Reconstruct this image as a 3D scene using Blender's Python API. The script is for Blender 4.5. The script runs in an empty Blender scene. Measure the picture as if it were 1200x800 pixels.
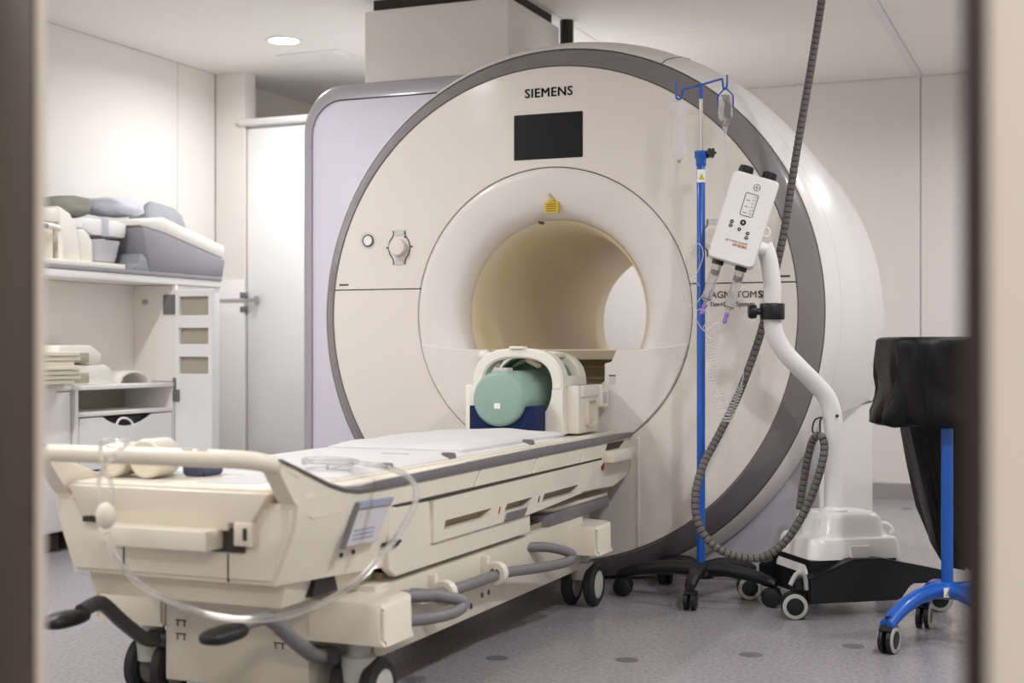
import bpy, bmesh, math, random
from mathutils import Vector, Matrix, noise
random.seed(7)
S = bpy.context.scene
COL = S.collection
PI = math.pi

# ------------------------------------------------------------------ camera
F = 1620.0; YAW = math.radians(22.5); HZ = 408.0; H = 0.93
cs, sn = math.cos(YAW), math.sin(YAW)
RT = Vector((cs, sn, 0)); FW = Vector((-sn, cs, 0)); UP = Vector((0, 0, 1))
cam_d = bpy.data.cameras.new('camera'); cam = bpy.data.objects.new('camera', cam_d); COL.objects.link(cam)
cam.location = (0, 0, H); cam.rotation_euler = (PI/2, 0, YAW)
cam_d.sensor_width = 36; cam_d.lens = F/1200*36; cam_d.shift_y = (HZ-400)/1200
cam_d.clip_start = 0.05
cam_d.dof.use_dof = True; cam_d.dof.focus_distance = 4.9; cam_d.dof.aperture_fstop = 2.6
S.camera = cam

# ------------------------------------------------------------------ world, exposure
w = bpy.data.worlds.new('world'); S.world = w; w.use_nodes = True
w.node_tree.nodes['Background'].inputs[0].default_value = (0.9, 0.82, 0.72, 1)
w.node_tree.nodes['Background'].inputs[1].default_value = 0.25
S.view_settings.view_transform = 'Standard'; S.view_settings.look = 'None'
S.view_settings.gamma = 1; S.view_settings.exposure = 0.28
S.cycles.use_denoising = True
S.cycles.max_bounces = 10; S.cycles.diffuse_bounces = 6; S.cycles.glossy_bounces = 4; S.cycles.transmission_bounces = 8; S.cycles.transparent_max_bounces = 12
S.cycles.sample_clamp_indirect = 6.0
S.cycles.caustics_reflective = False; S.cycles.caustics_refractive = False

# (x, y, watts, colour) of the recessed ceiling downlights, added fill lamps last
COOL = (0.97, 0.985, 1.02); WARM = (1.0, 0.96, 0.9)
LAMPS = [(-4.01, 6.45, 14, COOL), (-3.5, 4.0, 21, COOL), (-3.5, 2.5, 18, COOL), (-3.9, 1.55, 9, COOL),
         (0.25, 7.6, 19, COOL), (0.25, 5.9, 9, COOL), (0.25, 4.4, 13, COOL), (0.1, 2.9, 30, COOL),  # last one added to fill the right half of the scanner face
         (-2.7, 7.6, 22, COOL), (-1.9, 1.7, 9, WARM)]  # added hidden lamp brightening bore and rear wall, front fill by the doorway

# ------------------------------------------------------------------ helpers
def at(x, y, d):
    """point seen at photo pixel (x, y) at depth d metres"""
    return Vector((0, 0, H)) + FW*d + RT*((x-600)/F*d) + UP*((HZ-y)/F*d)

ORG = {}
class G:
    def __init__(s): s.bm = bmesh.new()
    def box(s, x0, x1, y0, y1, z0, z1, bev=0.0, seg=2, M=None):
        r = bmesh.ops.create_cube(s.bm, size=1)
        vs = r['verts']
        for v in vs:
            v.co = Vector(((x0+x1)/2+v.co.x*abs(x1-x0), (y0+y1)/2+v.co.y*abs(y1-y0), (z0+z1)/2+v.co.z*abs(z1-z0)))
        if bev > 0:
            es = list({e for v in vs for e in v.link_edges})
            b = bmesh.ops.bevel(s.bm, geom=es, offset=bev, segments=seg, affect='EDGES', profile=0.5)
            vs = list({v for f in b['faces'] for v in f.verts} | {v for v in vs if v.is_valid})
        if M is not None:
            bmesh.ops.transform(s.bm, matrix=M, verts=vs)
        return s
    def prism(s, poly, axis, lo, hi, bev=0.0, seg=2):
        def mk(p, h):
            if axis == 'y': return Vector((p[0], h, p[1]))
            if axis == 'x': return Vector((h, p[0], p[1]))
            return Vector((p[0], p[1], h))
        a = [s.bm.verts.new(mk(p, lo)) for p in poly]; b = [s.bm.verts.new(mk(p, hi)) for p in poly]
        n = len(poly); fs = [s.bm.faces.new(a), s.bm.faces.new(b[::-1])]
        for i in range(n): fs.append(s.bm.faces.new((a[i], b[i], b[(i+1) % n], a[(i+1) % n])))
        if bev > 0:
            bmesh.ops.recalc_face_normals(s.bm, faces=fs)
            es = list({e for f in fs for e in f.edges})
            bmesh.ops.bevel(s.bm, geom=es, offset=bev, segments=seg, affect='EDGES', profile=0.5)
        return s
    def loft(s, loops, cap=True, closed=False):
        rs = [[s.bm.verts.new(p) for p in l] for l in loops]
        n = len(rs[0]); m = len(rs)
        for k in range(m if closed else m-1):
            A, B = rs[k], rs[(k+1) % m]
            for i in range(n): s.bm.faces.new((A[i], A[(i+1) % n], B[(i+1) % n], B[i]))
        if cap and not closed:
            s.bm.faces.new(rs[0][::-1]); s.bm.faces.new(rs[-1])
        return s
    def lathe(s, prof, c, axis='z', seg=48, a0=0.0, a1=2*PI, M=None):
        full = abs(a1-a0-2*PI) < 1e-6
        n = seg if full else seg+1
        rows = []; nv = []
        for r, h in prof:
            row = []
            if r < 1e-6 and full:
                p = s._ax(axis, 0, 0, h, c); v = s.bm.verts.new(p); row = [v]*n; nv.append(v)
            else:
                for i in range(n):
                    t = a0+(a1-a0)*i/seg
                    v = s.bm.verts.new(s._ax(axis, r*math.cos(t), r*math.sin(t), h, c)); row.append(v); nv.append(v)
            rows.append(row)
        for k in range(len(rows)-1):
            for i in range(seg):
                j = (i+1) % n
                vs = []
                for v in (rows[k][i], rows[k][j], rows[k+1][j], rows[k+1][i]):
                    if v not in vs: vs.append(v)
                if len(vs) > 2:
                    try: s.bm.faces.new(vs)
                    except ValueError: pass
        if M is not None: bmesh.ops.transform(s.bm, matrix=M, verts=nv)
        return s
    def _ax(s, axis, u, v, h, c):
        c = Vector(c)
        if axis == 'z': return c+Vector((u, v, h))
        if axis == 'y': return c+Vector((u, h, v))
        return c+Vector((h, u, v))
    def tube(s, path, r, seg=10, closed=False, cap=True, rf=None):
        path = [Vector(p) for p in path]; n = len(path)
        loops = []; prev = None
        for i, p in enumerate(path):
            a = path[(i-1) % n] if (closed or i > 0) else p
            b = path[(i+1) % n] if (closed or i < n-1) else p
            t = (b-a).normalized()
            if prev is None:
                u = t.orthogonal().normalized()
            else:
                u = (prev-t*prev.dot(t))
                u = u.normalized() if u.length > 1e-6 else t.orthogonal().normalized()
            prev = u; v = t.cross(u)
            rr = rf(i/(n-1)) if rf else (r[i] if isinstance(r, (list, tuple)) else r)
            loops.append([p+(u*math.cos(2*PI*k/seg)+v*math.sin(2*PI*k/seg))*rr for k in range(seg)])
        return s.loft(loops, cap, closed)
    def ellip(s, c, rx, ry, rz, u=24, v=14, M=None, e=1.0):
        f = lambda x: math.copysign(abs(x)**e, x)
        r = bmesh.ops.create_uvsphere(s.bm, u_segments=u, v_segments=v, radius=1)
        for q in r['verts']:
            q.co = Vector((f(q.co.x)*rx, f(q.co.y)*ry, f(q.co.z)*rz))
            if M is not None: q.co = M @ q.co
            q.co += Vector(c)
        return s
    def cut(s, co, no):
        bmesh.ops.bisect_plane(s.bm, geom=s.bm.verts[:]+s.bm.edges[:]+s.bm.faces[:], plane_co=co, plane_no=no, clear_outer=True)
        return s
    def xf(s, M):
        bmesh.ops.transform(s.bm, matrix=M, verts=s.bm.verts); return s
    def solid(s, th):
        bmesh.ops.recalc_face_normals(s.bm, faces=s.bm.faces)
        bmesh.ops.solidify(s.bm, geom=s.bm.faces[:], thickness=th); return s
    def build(s, name, m, parent=None, ang=35, **kw):
        bmesh.ops.remove_doubles(s.bm, verts=s.bm.verts, dist=1e-6)
        bmesh.ops.recalc_face_normals(s.bm, faces=s.bm.faces)
        o0 = Vector((0, 0, 0)); p = parent
        if parent is not None: o0 = ORG.get(parent.name, Vector((0, 0, 0)))
        me = bpy.data.meshes.new(name)
        if parent is None and kw.get('root', True):
            # origin at the base centre of the thing
            xs = [v.co for v in s.bm.verts]
            o0 = Vector(((min(q.x for q in xs)+max(q.x for q in xs))/2, (min(q.y for q in xs)+max(q.y for q in xs))/2, min(q.z for q in xs)))
        bmesh.ops.translate(s.bm, vec=-o0, verts=s.bm.verts)
        s.bm.to_mesh(me); s.bm.free()
        me.polygons.foreach_set('use_smooth', [True]*len(me.polygons))
        me.set_sharp_from_angle(angle=math.radians(ang))
        me.materials.append(M[m] if isinstance(m, str) else m)
        o = bpy.data.objects.new(name, me); COL.objects.link(o)
        if parent is not None:
            o.parent = parent; ORG[o.name] = o0
        else:
            o.location = o0; ORG[o.name] = o0
        if kw.get('label'): o['label'] = kw['label']
        if kw.get('cat'): o['category'] = kw['cat']
        if kw.get('group'): o['group'] = kw['group']
        if kw.get('kind'): o['kind'] = kw['kind']
        return o

def thing(name, label, cat, loc, group=None):
    o = bpy.data.objects.new(name, None); COL.objects.link(o); o.empty_display_size = 0.1
    o.location = loc; o['label'] = label; o['category'] = cat
    if group: o['group'] = group
    ORG[o.name] = Vector(loc)
    return o

def spline(pts, n=8, closed=False):
    pts = [Vector(p) for p in pts]; out = []
    N = len(pts)
    rng = range(N) if closed else range(N-1)
    for i in rng:
        p0 = pts[(i-1) % N] if (closed or i > 0) else pts[i]*2-pts[i+1]
        p1 = pts[i]; p2 = pts[(i+1) % N]
        p3 = pts[(i+2) % N] if (closed or i < N-2) else p2*2-p1
        for k in range(n):
            t = k/n
            out.append(0.5*((2*p1)+(p2-p0)*t+(2*p0-5*p1+4*p2-p3)*t*t+(3*p1-p0-3*p2+p3)*t**3))
    if not closed: out.append(pts[-1])
    return out

def rrect(x0, x1, y0, y1, r, seg=6):
    """rounded rectangle, r = single radius or (bl, br, tr, tl)"""
    if not isinstance(r, (tuple, list)): r = (r,)*4
    out = []
    for (cx_, cy_, rr, a) in ((x0+r[0], y0+r[0], r[0], PI), (x1-r[1], y0+r[1], r[1], 1.5*PI), (x1-r[2], y1-r[2], r[2], 0), (x0+r[3], y1-r[3], r[3], PI/2)):
        if rr < 1e-6: out.append((cx_, cy_)); continue
        for k in range(seg+1):
            t = a+PI/2*k/seg; out.append((cx_+rr*math.cos(t), cy_+rr*math.sin(t)))
    return out

def text_part(body, size, M4, m, parent, name, depth=0.001, bold=0.0, spacing=1.0, align='CENTER'):
    cu = bpy.data.curves.new(name, 'FONT'); cu.body = body; cu.size = size; cu.align_x = align; cu.align_y = 'CENTER'
    cu.extrude = depth; cu.space_character = spacing; cu.resolution_u = 3
    t = bpy.data.objects.new(name, cu); COL.objects.link(t)
    dg = bpy.context.evaluated_depsgraph_get()
    me = bpy.data.meshes.new_from_object(t.evaluated_get(dg))
    bpy.data.objects.remove(t); bpy.data.curves.remove(cu)
    if bold > 0:
        bt_ = bmesh.new()
        for dx_, dy_ in ((-bold, 0), (bold, 0), (0, bold*0.6), (0, -bold*0.6)):
            me.transform(Matrix.Translation((dx_, dy_, 0))); bt_.from_mesh(me); me.transform(Matrix.Translation((-dx_, -dy_, 0)))
        bt_.to_mesh(me); bt_.free()
    me.transform(M4); me.transform(Matrix.Translation(-ORG[parent.name]))
    me.materials.clear(); me.materials.append(M[m]); me.name = name
    o = bpy.data.objects.new(name, me); COL.objects.link(o); o.parent = parent; ORG[o.name] = ORG[parent.name]
    return o

def frame(o, r, u):
    """matrix: local x -> r, local y -> u, local z -> r x u"""
    r = Vector(r).normalized(); u = Vector(u).normalized(); n = r.cross(u)
    m = Matrix((r, u, n)).transposed().to_4x4(); m.translation = Vector(o); return m

def copy_tree(o, M4=None, parent=None):
    c_ = o.copy(); COL.objects.link(c_); c_.parent = parent
    ORG[c_.name] = ORG.get(o.name, Vector((0, 0, 0)))
    for ch in list(o.children): copy_tree(ch, None, c_)
    return c_

# ------------------------------------------------------------------ materials
M = {}
def lin(c):
    return tuple(((v/255)/12.92 if v/255 <= 0.04045 else ((v/255+0.055)/1.055)**2.4) for v in c)
def mat(name, rgb, rough=0.5, metal=0.0, var=0.04, scale=6.0, coat=0.0, bump=0.0, bscale=60, trans=0.0, ior=1.45, alpha=1.0, spec=0.5, emit=None, sss=0):
    m = bpy.data.materials.new(name); m.use_nodes = True; nt = m.node_tree; b = nt.nodes['Principled BSDF']
    col = lin(rgb)
    tc = nt.nodes.new('ShaderNodeTexCoord')
    nz = nt.nodes.new('ShaderNodeTexNoise'); nz.inputs['Scale'].default_value = scale; nz.inputs['Detail'].default_value = 3
    nt.links.new(tc.outputs['Object'], nz.inputs['Vector'])
    mx = nt.nodes.new('ShaderNodeMix'); mx.data_type = 'RGBA'
    mx.inputs[6].default_value = (*[max(0, v*(1-var)) for v in col], 1); mx.inputs[7].default_value = (*[min(1, v*(1+var)) for v in col], 1)
    nt.links.new(nz.outputs['Fac'], mx.inputs[0]); nt.links.new(mx.outputs[2], b.inputs['Base Color'])
    b.inputs['Roughness'].default_value = rough; b.inputs['Metallic'].default_value = metal
    b.inputs['Coat Weight'].default_value = coat; b.inputs['Coat Roughness'].default_value = 0.12
    b.inputs['Transmission Weight'].default_value = trans; b.inputs['IOR'].default_value = ior; b.inputs['Alpha'].default_value = alpha
    b.inputs['Specular IOR Level'].default_value = spec
    if sss: b.inputs['Subsurface Weight'].default_value = sss; b.inputs['Subsurface Radius'].default_value = (0.02, 0.02, 0.02)
    if emit: b.inputs['Emission Color'].default_value = (*emit[0], 1); b.inputs['Emission Strength'].default_value = emit[1]
    if bump > 0:
        n2 = nt.nodes.new('ShaderNodeTexNoise'); n2.inputs['Scale'].default_value = bscale; n2.inputs['Detail'].default_value = 4
        nt.links.new(tc.outputs['Object'], n2.inputs['Vector'])
        bp = nt.nodes.new('ShaderNodeBump'); bp.inputs['Strength'].default_value = bump; bp.inputs['Distance'].default_value = 0.01
        nt.links.new(n2.outputs['Fac'], bp.inputs['Height']); nt.links.new(bp.outputs['Normal'], b.inputs['Normal'])
    M[name] = m; return m

mat('wall', (232, 227, 221), 0.55, var=0.015, scale=1.5)
mat('wall_rear_m', (220, 214, 209), 0.55, var=0.015, scale=1.5)
mat('ceiling_m', (240, 236, 231), 0.7, var=0.015, scale=1.2)
mat('baseboard_m', (150, 146, 146), 0.5)
mat('cream', (222, 215, 206), 0.32, var=0.012, coat=0.35)
mat('funnel', (222, 216, 211), 0.38, var=0.012, coat=0.2)
mat('bore', (228, 214, 184), 0.45, var=0.02)
mat('bodywhite', (232, 230, 227), 0.35, var=0.01, coat=0.2)
mat('tablecream', (222, 215, 200), 0.4, var=0.02, coat=0.15)
mat('tablebase', (212, 205, 190), 0.45, var=0.025)
mat('greyring', (122, 117, 119), 0.36, metal=0.0, var=0.03, coat=0.5)
mat('trimgrey', (164, 160, 166), 0.35, var=0.03, coat=0.3)
mat('lavender', (218, 215, 226), 0.62, var=0.012)
mat('lavender_shade', (186, 182, 190), 0.45, var=0.015)  # lavender with the plinth's shade put into the colour
mat('gap', (62, 56, 50), 0.8)
mat('recess', (150, 140, 120), 0.7)
mat('screen', (20, 20, 21), 0.3, var=0.02, spec=0.2)
mat('teal_ink', (14, 66, 84), 0.5)
mat('ink', (58, 56, 58), 0.5)
mat('orange_ink', (214, 104, 40), 0.5)
mat('yellow', (214, 182, 30), 0.5)
mat('black', (20, 20, 22), 0.42, var=0.1)
mat('blackbag', (11, 11, 12), 0.45, var=0.15, bump=0.3, bscale=16, spec=0.3)
mat('rubber', (38, 38, 40), 0.6, var=0.1)
mat('wheelgrey', (176, 178, 172), 0.5)
mat('darkgrey', (72, 72, 76), 0.45, var=0.06)
mat('railgrey', (118, 116, 118), 0.38, var=0.04)
mat('stripe', (112, 108, 112), 0.42, var=0.04)
mat('blue', (8, 82, 172), 0.36, var=0.04, coat=0.3)
mat('foamblue', (4, 30, 76), 0.8, var=0.08, bump=0.1, bscale=120)
mat('bluepad', (74, 77, 106), 0.6)
mat('phantom', (144, 170, 158), 0.4, var=0.02, sss=0.15)
mat('coilwhite', (236, 232, 222), 0.42, var=0.015)
mat('coilgreen', (106, 134, 112), 0.5)
mat('sheet', (208, 206, 206), 0.85, var=0.01, bump=0.15, bscale=30)
mat('white', (240, 240, 240), 0.4, var=0.01)
mat('cabinet', (240, 239, 237), 0.4, var=0.01)
mat('cabinet_in', (238, 233, 227), 0.5, var=0.015)
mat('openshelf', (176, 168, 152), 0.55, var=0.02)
mat('worktop', (150, 148, 154), 0.45, var=0.03)
mat('steel', (190, 188, 184), 0.3, metal=0.9, var=0.05)
mat('jamb', (92, 82, 72), 0.38, metal=0.6, var=0.08, scale=3)
mat('jamb_dark', (58, 50, 44), 0.5, metal=0.2, var=0.1)
mat('jamb_cream', (226, 217, 206), 0.5, var=0.02)
mat('pillow_green', (136, 138, 124), 0.85, var=0.25, scale=9, bump=0.2, bscale=20)
mat('pillow_grey', (196, 198, 210), 0.7, var=0.06, bump=0.2, bscale=14)
mat('cushion_dark', (150, 152, 158), 0.7, var=0.15, bump=0.2, bscale=14)
mat('wedge', (150, 148, 154), 0.6, var=0.04)
mat('bedwhite', (238, 236, 228), 0.7, var=0.02)
mat('tray', (196, 194, 200), 0.4, var=0.03)
mat('paper', (232, 226, 208), 0.8, var=0.04)
mat('clear', (250, 248, 250), 0.08, trans=0.9, ior=1.3, alpha=0.55, var=0)
mat('bagplastic', (246, 246, 250), 0.25, trans=0.5, ior=1.2, alpha=0.6, var=0)
mat('glass', (250, 252, 252), 0.03, trans=1.0, ior=1.35, alpha=0.6, var=0)
mat('syringe', (230, 228, 226), 0.12, trans=0.7, ior=1.3, alpha=0.6, var=0)
mat('purple', (140, 112, 190), 0.45)
mat('hose', (98, 94, 92), 0.55, var=0.06)
mat('hose_dark', (40, 38, 38), 0.6)
mat('red', (170, 40, 34), 0.5)
mat('printblue', (150, 154, 172), 0.5)
mat('panelgrey', (196, 194, 196), 0.45)
mat('lamp', (255, 255, 255), 0.5, emit=((1, 0.97, 0.93), 14))
mat('lampring', (240, 240, 238), 0.4)
mat('spot', (96, 94, 96), 0.5, var=0.05)

# speckled vinyl floor
m = bpy.data.materials.new('vinyl'); m.use_nodes = True; nt = m.node_tree; b = nt.nodes['Principled BSDF']
tc = nt.nodes.new('ShaderNodeTexCoord')
n1 = nt.nodes.new('ShaderNodeTexNoise'); n1.inputs['Scale'].default_value = 70; n1.inputs['Detail'].default_value = 6; n1.inputs['Roughness'].default_value = 0.7
cr = nt.nodes.new('ShaderNodeValToRGB'); cr.color_ramp.elements[0].position = 0.3; cr.color_ramp.elements[1].position = 0.72
cr.color_ramp.elements[0].color = (*lin((118, 114, 115)), 1); cr.color_ramp.elements[1].color = (*lin((164, 160, 164)), 1)
vo = nt.nodes.new('ShaderNodeTexVoronoi'); vo.inputs['Scale'].default_value = 26
c2 = nt.nodes.new('ShaderNodeValToRGB'); c2.color_ramp.elements[0].position = 0.07; c2.color_ramp.elements[1].position = 0.12
c2.color_ramp.elements[0].color = (0.45, 0.45, 0.45, 1); c2.color_ramp.elements[1].color = (1, 1, 1, 1)
mx = nt.nodes.new('ShaderNodeMix'); mx.data_type = 'RGBA'; mx.blend_type = 'MULTIPLY'; mx.inputs[0].default_value = 0.8
for n_ in (n1, vo): nt.links.new(tc.outputs['Object'], n_.inputs['Vector'])
nt.links.new(n1.outputs['Fac'], cr.inputs[0]); nt.links.new(vo.outputs['Distance'], c2.inputs[0])
nt.links.new(cr.outputs[0], mx.inputs[6]); nt.links.new(c2.outputs[0], mx.inputs[7]); nt.links.new(mx.outputs[2], b.inputs['Base Color'])
b.inputs['Roughness'].default_value = 0.27
M['vinyl'] = m

# ------------------------------------------------------------------ the room
XL, XR, YB, YF, ZC = -4.9, 1.6, 8.8, 1.2, 2.6
fl = G().box(XL-0.3, XR+0.2, -2.2, YB+0.2, -0.1, 0).build('floor', 'vinyl', kind='structure')
for (x, y) in ((-1.262, 3.945), (-0.936, 4.155), (-1.629, 3.818), (-0.667, 4.396), (-0.955, 8.278)):
    G().lathe([(0, 0.0), (0.034, 0.0), (0.034, 0.0012), (0, 0.0012)], (x, y, 0), seg=24).build('floor_spot', 'spot', fl)
# left wall: boards with recessed joints
wl = G().box(XL-0.3, XL-0.012, YF-0.2, YB, 0, ZC).build('wall_left', 'gap', kind='structure')
ys = [YF, 2.0, 3.2, 4.4, 5.25, 6.45, 7.25]
ys = [YF, 2.15, 3.35, 4.55, 5.12, 6.72, 7.1]
for a, b_ in zip(ys[:-1], ys[1:]):
    G().box(XL-0.015, XL, a+0.0025, b_-0.0025, 0.0, ZC, 0.002, 1).build('wall_panel', 'wall', wl)
# rear wall
wr = G().box(XL, XR+0.2, YB+0.012, YB+0.3, 0, ZC).build('wall_rear', 'gap', kind='structure')
xs = [XL, -3.3, -2.1, -0.93, 0.27, XR+0.2]
for a, b_ in zip(xs[:-1], xs[1:]):
    G().box(a+0.0025, b_-0.0025, YB, YB+0.015, 0.0, ZC, 0.002, 1).build('wall_panel', 'wall_rear_m', wr)
G().prism([(YB-0.012, 0), (YB, 0), (YB, 0.1), (YB-0.006, 0.1), (YB-0.012, 0.094)], 'x', -3.0, XR).build('baseboard_rear', 'baseboard_m', kind='structure')
G().box(XR, XR+0.2, YF-0.2, YB, 0, ZC).build('wall_right', 'wall', kind='structure')
# ceiling with flush panels
ce = G().box(XL-0.3, XR+0.2, YF-0.2, YB+0.2, ZC+0.012, ZC+0.2).build('ceiling', 'gap', kind='structure')
for a, b_, cuts in ((XL, -2.45, [YF, YB]), (-2.445, -0.965, [YF, 2.3, 3.5, 4.7, 5.9, 7.1, YB]), (-0.915, 0.45, [YF, 2.3, 3.5, 4.7, 5.9, 7.1, 8.3, YB]), (0.455, XR, [YF, 2.3, 3.5, 4.7, 5.9, 7.1, 8.3, YB])):
    for c0, c1 in zip(cuts[:-1], cuts[1:]):
        G().box(a, b_, c0+0.0025, c1-0.0025, ZC, ZC+0.02, 0.0015, 1).build('ceiling_panel', 'ceiling_m', ce)
G().box(-0.963, -0.917, YF, YB, ZC-0.004, ZC+0.015, 0.002, 1).build('joint_strip', 'bodywhite', ce)

# doorway wall towards the camera
DX0, DX1, DY0, DY1 = -1.052, -0.072, 0.92, 1.2
wf = G().box(XL-0.3, DX0-0.03, DY0+0.02, DY1, 0, ZC).build('wall_front', 'wall', kind='structure')
G().box(DX1+0.014, XR+0.2, DY0, DY1, 0, ZC).build('wall_front_side', 'jamb_cream', kind='structure')
G().box(DX0-0.03, DX1+0.014, DY0+0.02, DY1, 2.15, ZC).build('wall_front_lintel', 'wall', kind='structure')
fr = G().box(DX0-0.03, DX0, DY0+0.02, DY1-0.012, 0, 2.15).build('trim_1', 'jamb_dark', kind='structure')
G().box(DX0-0.004, DX0+0.012, DY0+0.1, DY0+0.16, 0, 2.15, 0.003).build('gasket_strip', 'jamb', fr)
G().box(DX0-0.004, DX0+0.004, DY0+0.2, DY1-0.02, 0, 2.15, 0.002).build('contact_strip', 'jamb', fr)
G().box(DX0-0.03, DX0+0.002, DY1-0.012, DY1+0.004, 0, 2.15, 0.002).build('edge_strip', 'jamb_cream', fr)
fr2 = G().box(DX1, DX1+0.016, DY0-0.004, DY1, 0, 2.15, 0.002).build('trim_2', 'jamb_dark', kind='structure')
fr3 = G().box(DX0-0.03, DX1+0.016, DY0+0.02, DY1, 2.13, 2.15).build('trim_3', 'jamb_dark', kind='structure')
# column at the end of the left wall, with the wall of the niche behind it
G().box(XL, -4.69, 7.1, 7.22, 0, ZC, 0.003, 1).build('trim_4', 'wall', kind='structure')
G().box(XL-0.012, XL, 7.22, YB, 0, ZC).build('wall_niche', 'wall', kind='structure')

# ------------------------------------------------------------------ recessed downlights and added fill lamps
for i, (x, y, wt, colr) in enumerate(LAMPS):
    lb = ['round lit downlight in the ceiling above the shelf corner', 'round ceiling downlight over the long grey worktop', 'round ceiling downlight over the near left wall', 'round ceiling downlight beside the doorway on the left',
          'round ceiling downlight in the far right corner', 'round ceiling downlight right of the scanner', 'round ceiling downlight over the waste stand', 'round fill lamp added on the right before the doorway', 'hidden round lamp added behind the scanner', 'round fill lamp added just inside the doorway'][i]
    t = thing('ceiling_downlight', lb, 'light', (x, y, ZC-0.006), 'recessed ceiling downlights')
    G().lathe([(0.080, 0.004), (0.080, 0), (0.100, -0.001), (0.103, 0.002), (0.103, 0.006)], (x, y, ZC-0.006), seg=40).build('bezel', 'lampring', t)
    G().lathe([(0, 0.003), (0.080, 0.003)], (x, y, ZC-0.006), seg=40).build('diffuser', 'lamp', t)
    ld = bpy.data.lights.new('lamp_light', 'AREA'); ld.shape = 'DISK'; ld.size = 0.16; ld.energy = wt; ld.color = colr; ld.spread = math.radians(165)
    lo = bpy.data.objects.new('lamp_light', ld); COL.objects.link(lo); lo.parent = t; lo.location = (0, 0, -0.006)
# lamp of the room the camera stands in
t = thing('corridor_lamp', 'ceiling lamp of the room in front of the doorway', 'light', (0.6, -0.9, 2.5))
G().box(0.3, 0.9, -1.2, -0.6, 2.5, 2.54, 0.01).build('housing', 'lampring', t)
ld = bpy.data.lights.new('lamp_light', 'AREA'); ld.size = 0.55; ld.energy = 60; ld.color = (1, 0.96, 0.9)
lo = bpy.data.objects.new('lamp_light', ld); COL.objects.link(lo); lo.parent = t; lo.location = (0, 0, -0.004)
# ceiling vent
v = thing('ceiling_vent', 'flat white vent plate in the ceiling near the lit downlight', 'vent', (-4.05, 6.86, ZC))
G().box(-4.25, -3.85, 6.76, 6.96, ZC-0.008, ZC, 0.003).build('plate', 'lampring', v)
for k in range(4): G().box(-4.2, -3.9, 6.785+k*0.045, 6.805+k*0.045, ZC-0.012, ZC-0.008, 0.001, 1).build('slat', 'ceiling_m', v)

# ------------------------------------------------------------------ bulkhead above the scanner
bk = thing('ceiling_bulkhead', 'boxed white duct hanging from the ceiling above the scanner', 'duct', (-2.82, 6.2, 2.16))
G().box(-3.19, -2.44, 5.85, 6.52, 2.155, 2.545, 0.012).build('casing', 'bodywhite', bk)
G().box(-3.16, -2.47, 5.89, 6.48, 2.545, 2.6).build('shadow_neck', 'gap', bk)  # dark colour paints the shadow gap under the ceiling
pp = thing('gap_filler', 'dark vertical pipe put in for the black gap beside the ceiling duct', 'filler', (-2.44, 6.62, 2.26))  # dark cylinder added for the black gap beside the duct
G().lathe([(0.035, 2.26), (0.035, 2.6)], (-2.44, 6.62, 0), seg=24).build('filler', 'black', pp)
G().lathe([(0.035, 2.26), (0.045, 2.26), (0.045, 2.29), (0.035, 2.29)], (-2.44, 6.62, 0), seg=24).build('filler_ring', 'darkgrey', pp)

# ------------------------------------------------------------------ MRI scanner
CX, CZ, FY = -1.993, 1.069, 5.208
mri = thing('mri_scanner', 'large round cream scanner with grey ring and open bore', 'scanner', (CX, 6.0, 0))
C0 = (CX, 0, CZ)
def ring_sector(R0, R1, zs, upper, y0, y1, seg=96):
    g = G(); dz = zs-CZ
    ao, ai = math.asin(dz/R1), math.asin(dz/R0)
    if upper: o0, o1, i0, i1 = ao, PI-ao, ai, PI-ai
    else: o0, o1, i0, i1 = ao, -PI-ao, ai, -PI-ai
    loops = []
    for k in range(seg+1):
        t = k/seg; a, b_ = o0+(o1-o0)*t, i0+(i1-i0)*t
        po = (CX+R1*math.cos(a), CZ+R1*math.sin(a)); pi_ = (CX+R0*math.cos(b_), CZ+R0*math.sin(b_))
        bv = 0.003
        lo = []
        for (p, y) in ((pi_, y1), (pi_, y0+bv), ((pi_[0]+(po[0]-pi_[0])*bv/0.4, pi_[1]+(po[1]-pi_[1])*bv/0.4), y0), ((po[0]-(po[0]-pi_[0])*bv/0.4, po[1]-(po[1]-pi_[1])*bv/0.4), y0), (po, y0+bv), (po, y1)):
            lo.append(Vector((p[0], y, p[1])))
        loops.append(lo)
    return g.loft(loops)
up_ = ring_sector(0.592, 0.996, 1.1825, True, FY, FY+0.03).build('upper_front_panel', 'cream', mri)
lw_ = ring_sector(0.592, 0.996, 1.1775, False, FY, FY+0.03).cut((0, 0, 0.012), (0, 0, -1)).build('lower_front_panel', 'cream', mri)
# dark backing behind the joints
G().lathe([(0.57, FY+0.012), (1.0, FY+0.012), (1.0, FY+0.05)], C0, 'y', 128).cut((0, 0, 0.02), (0, 0, -1)).build('joint_backing', 'gap', mri)
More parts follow.
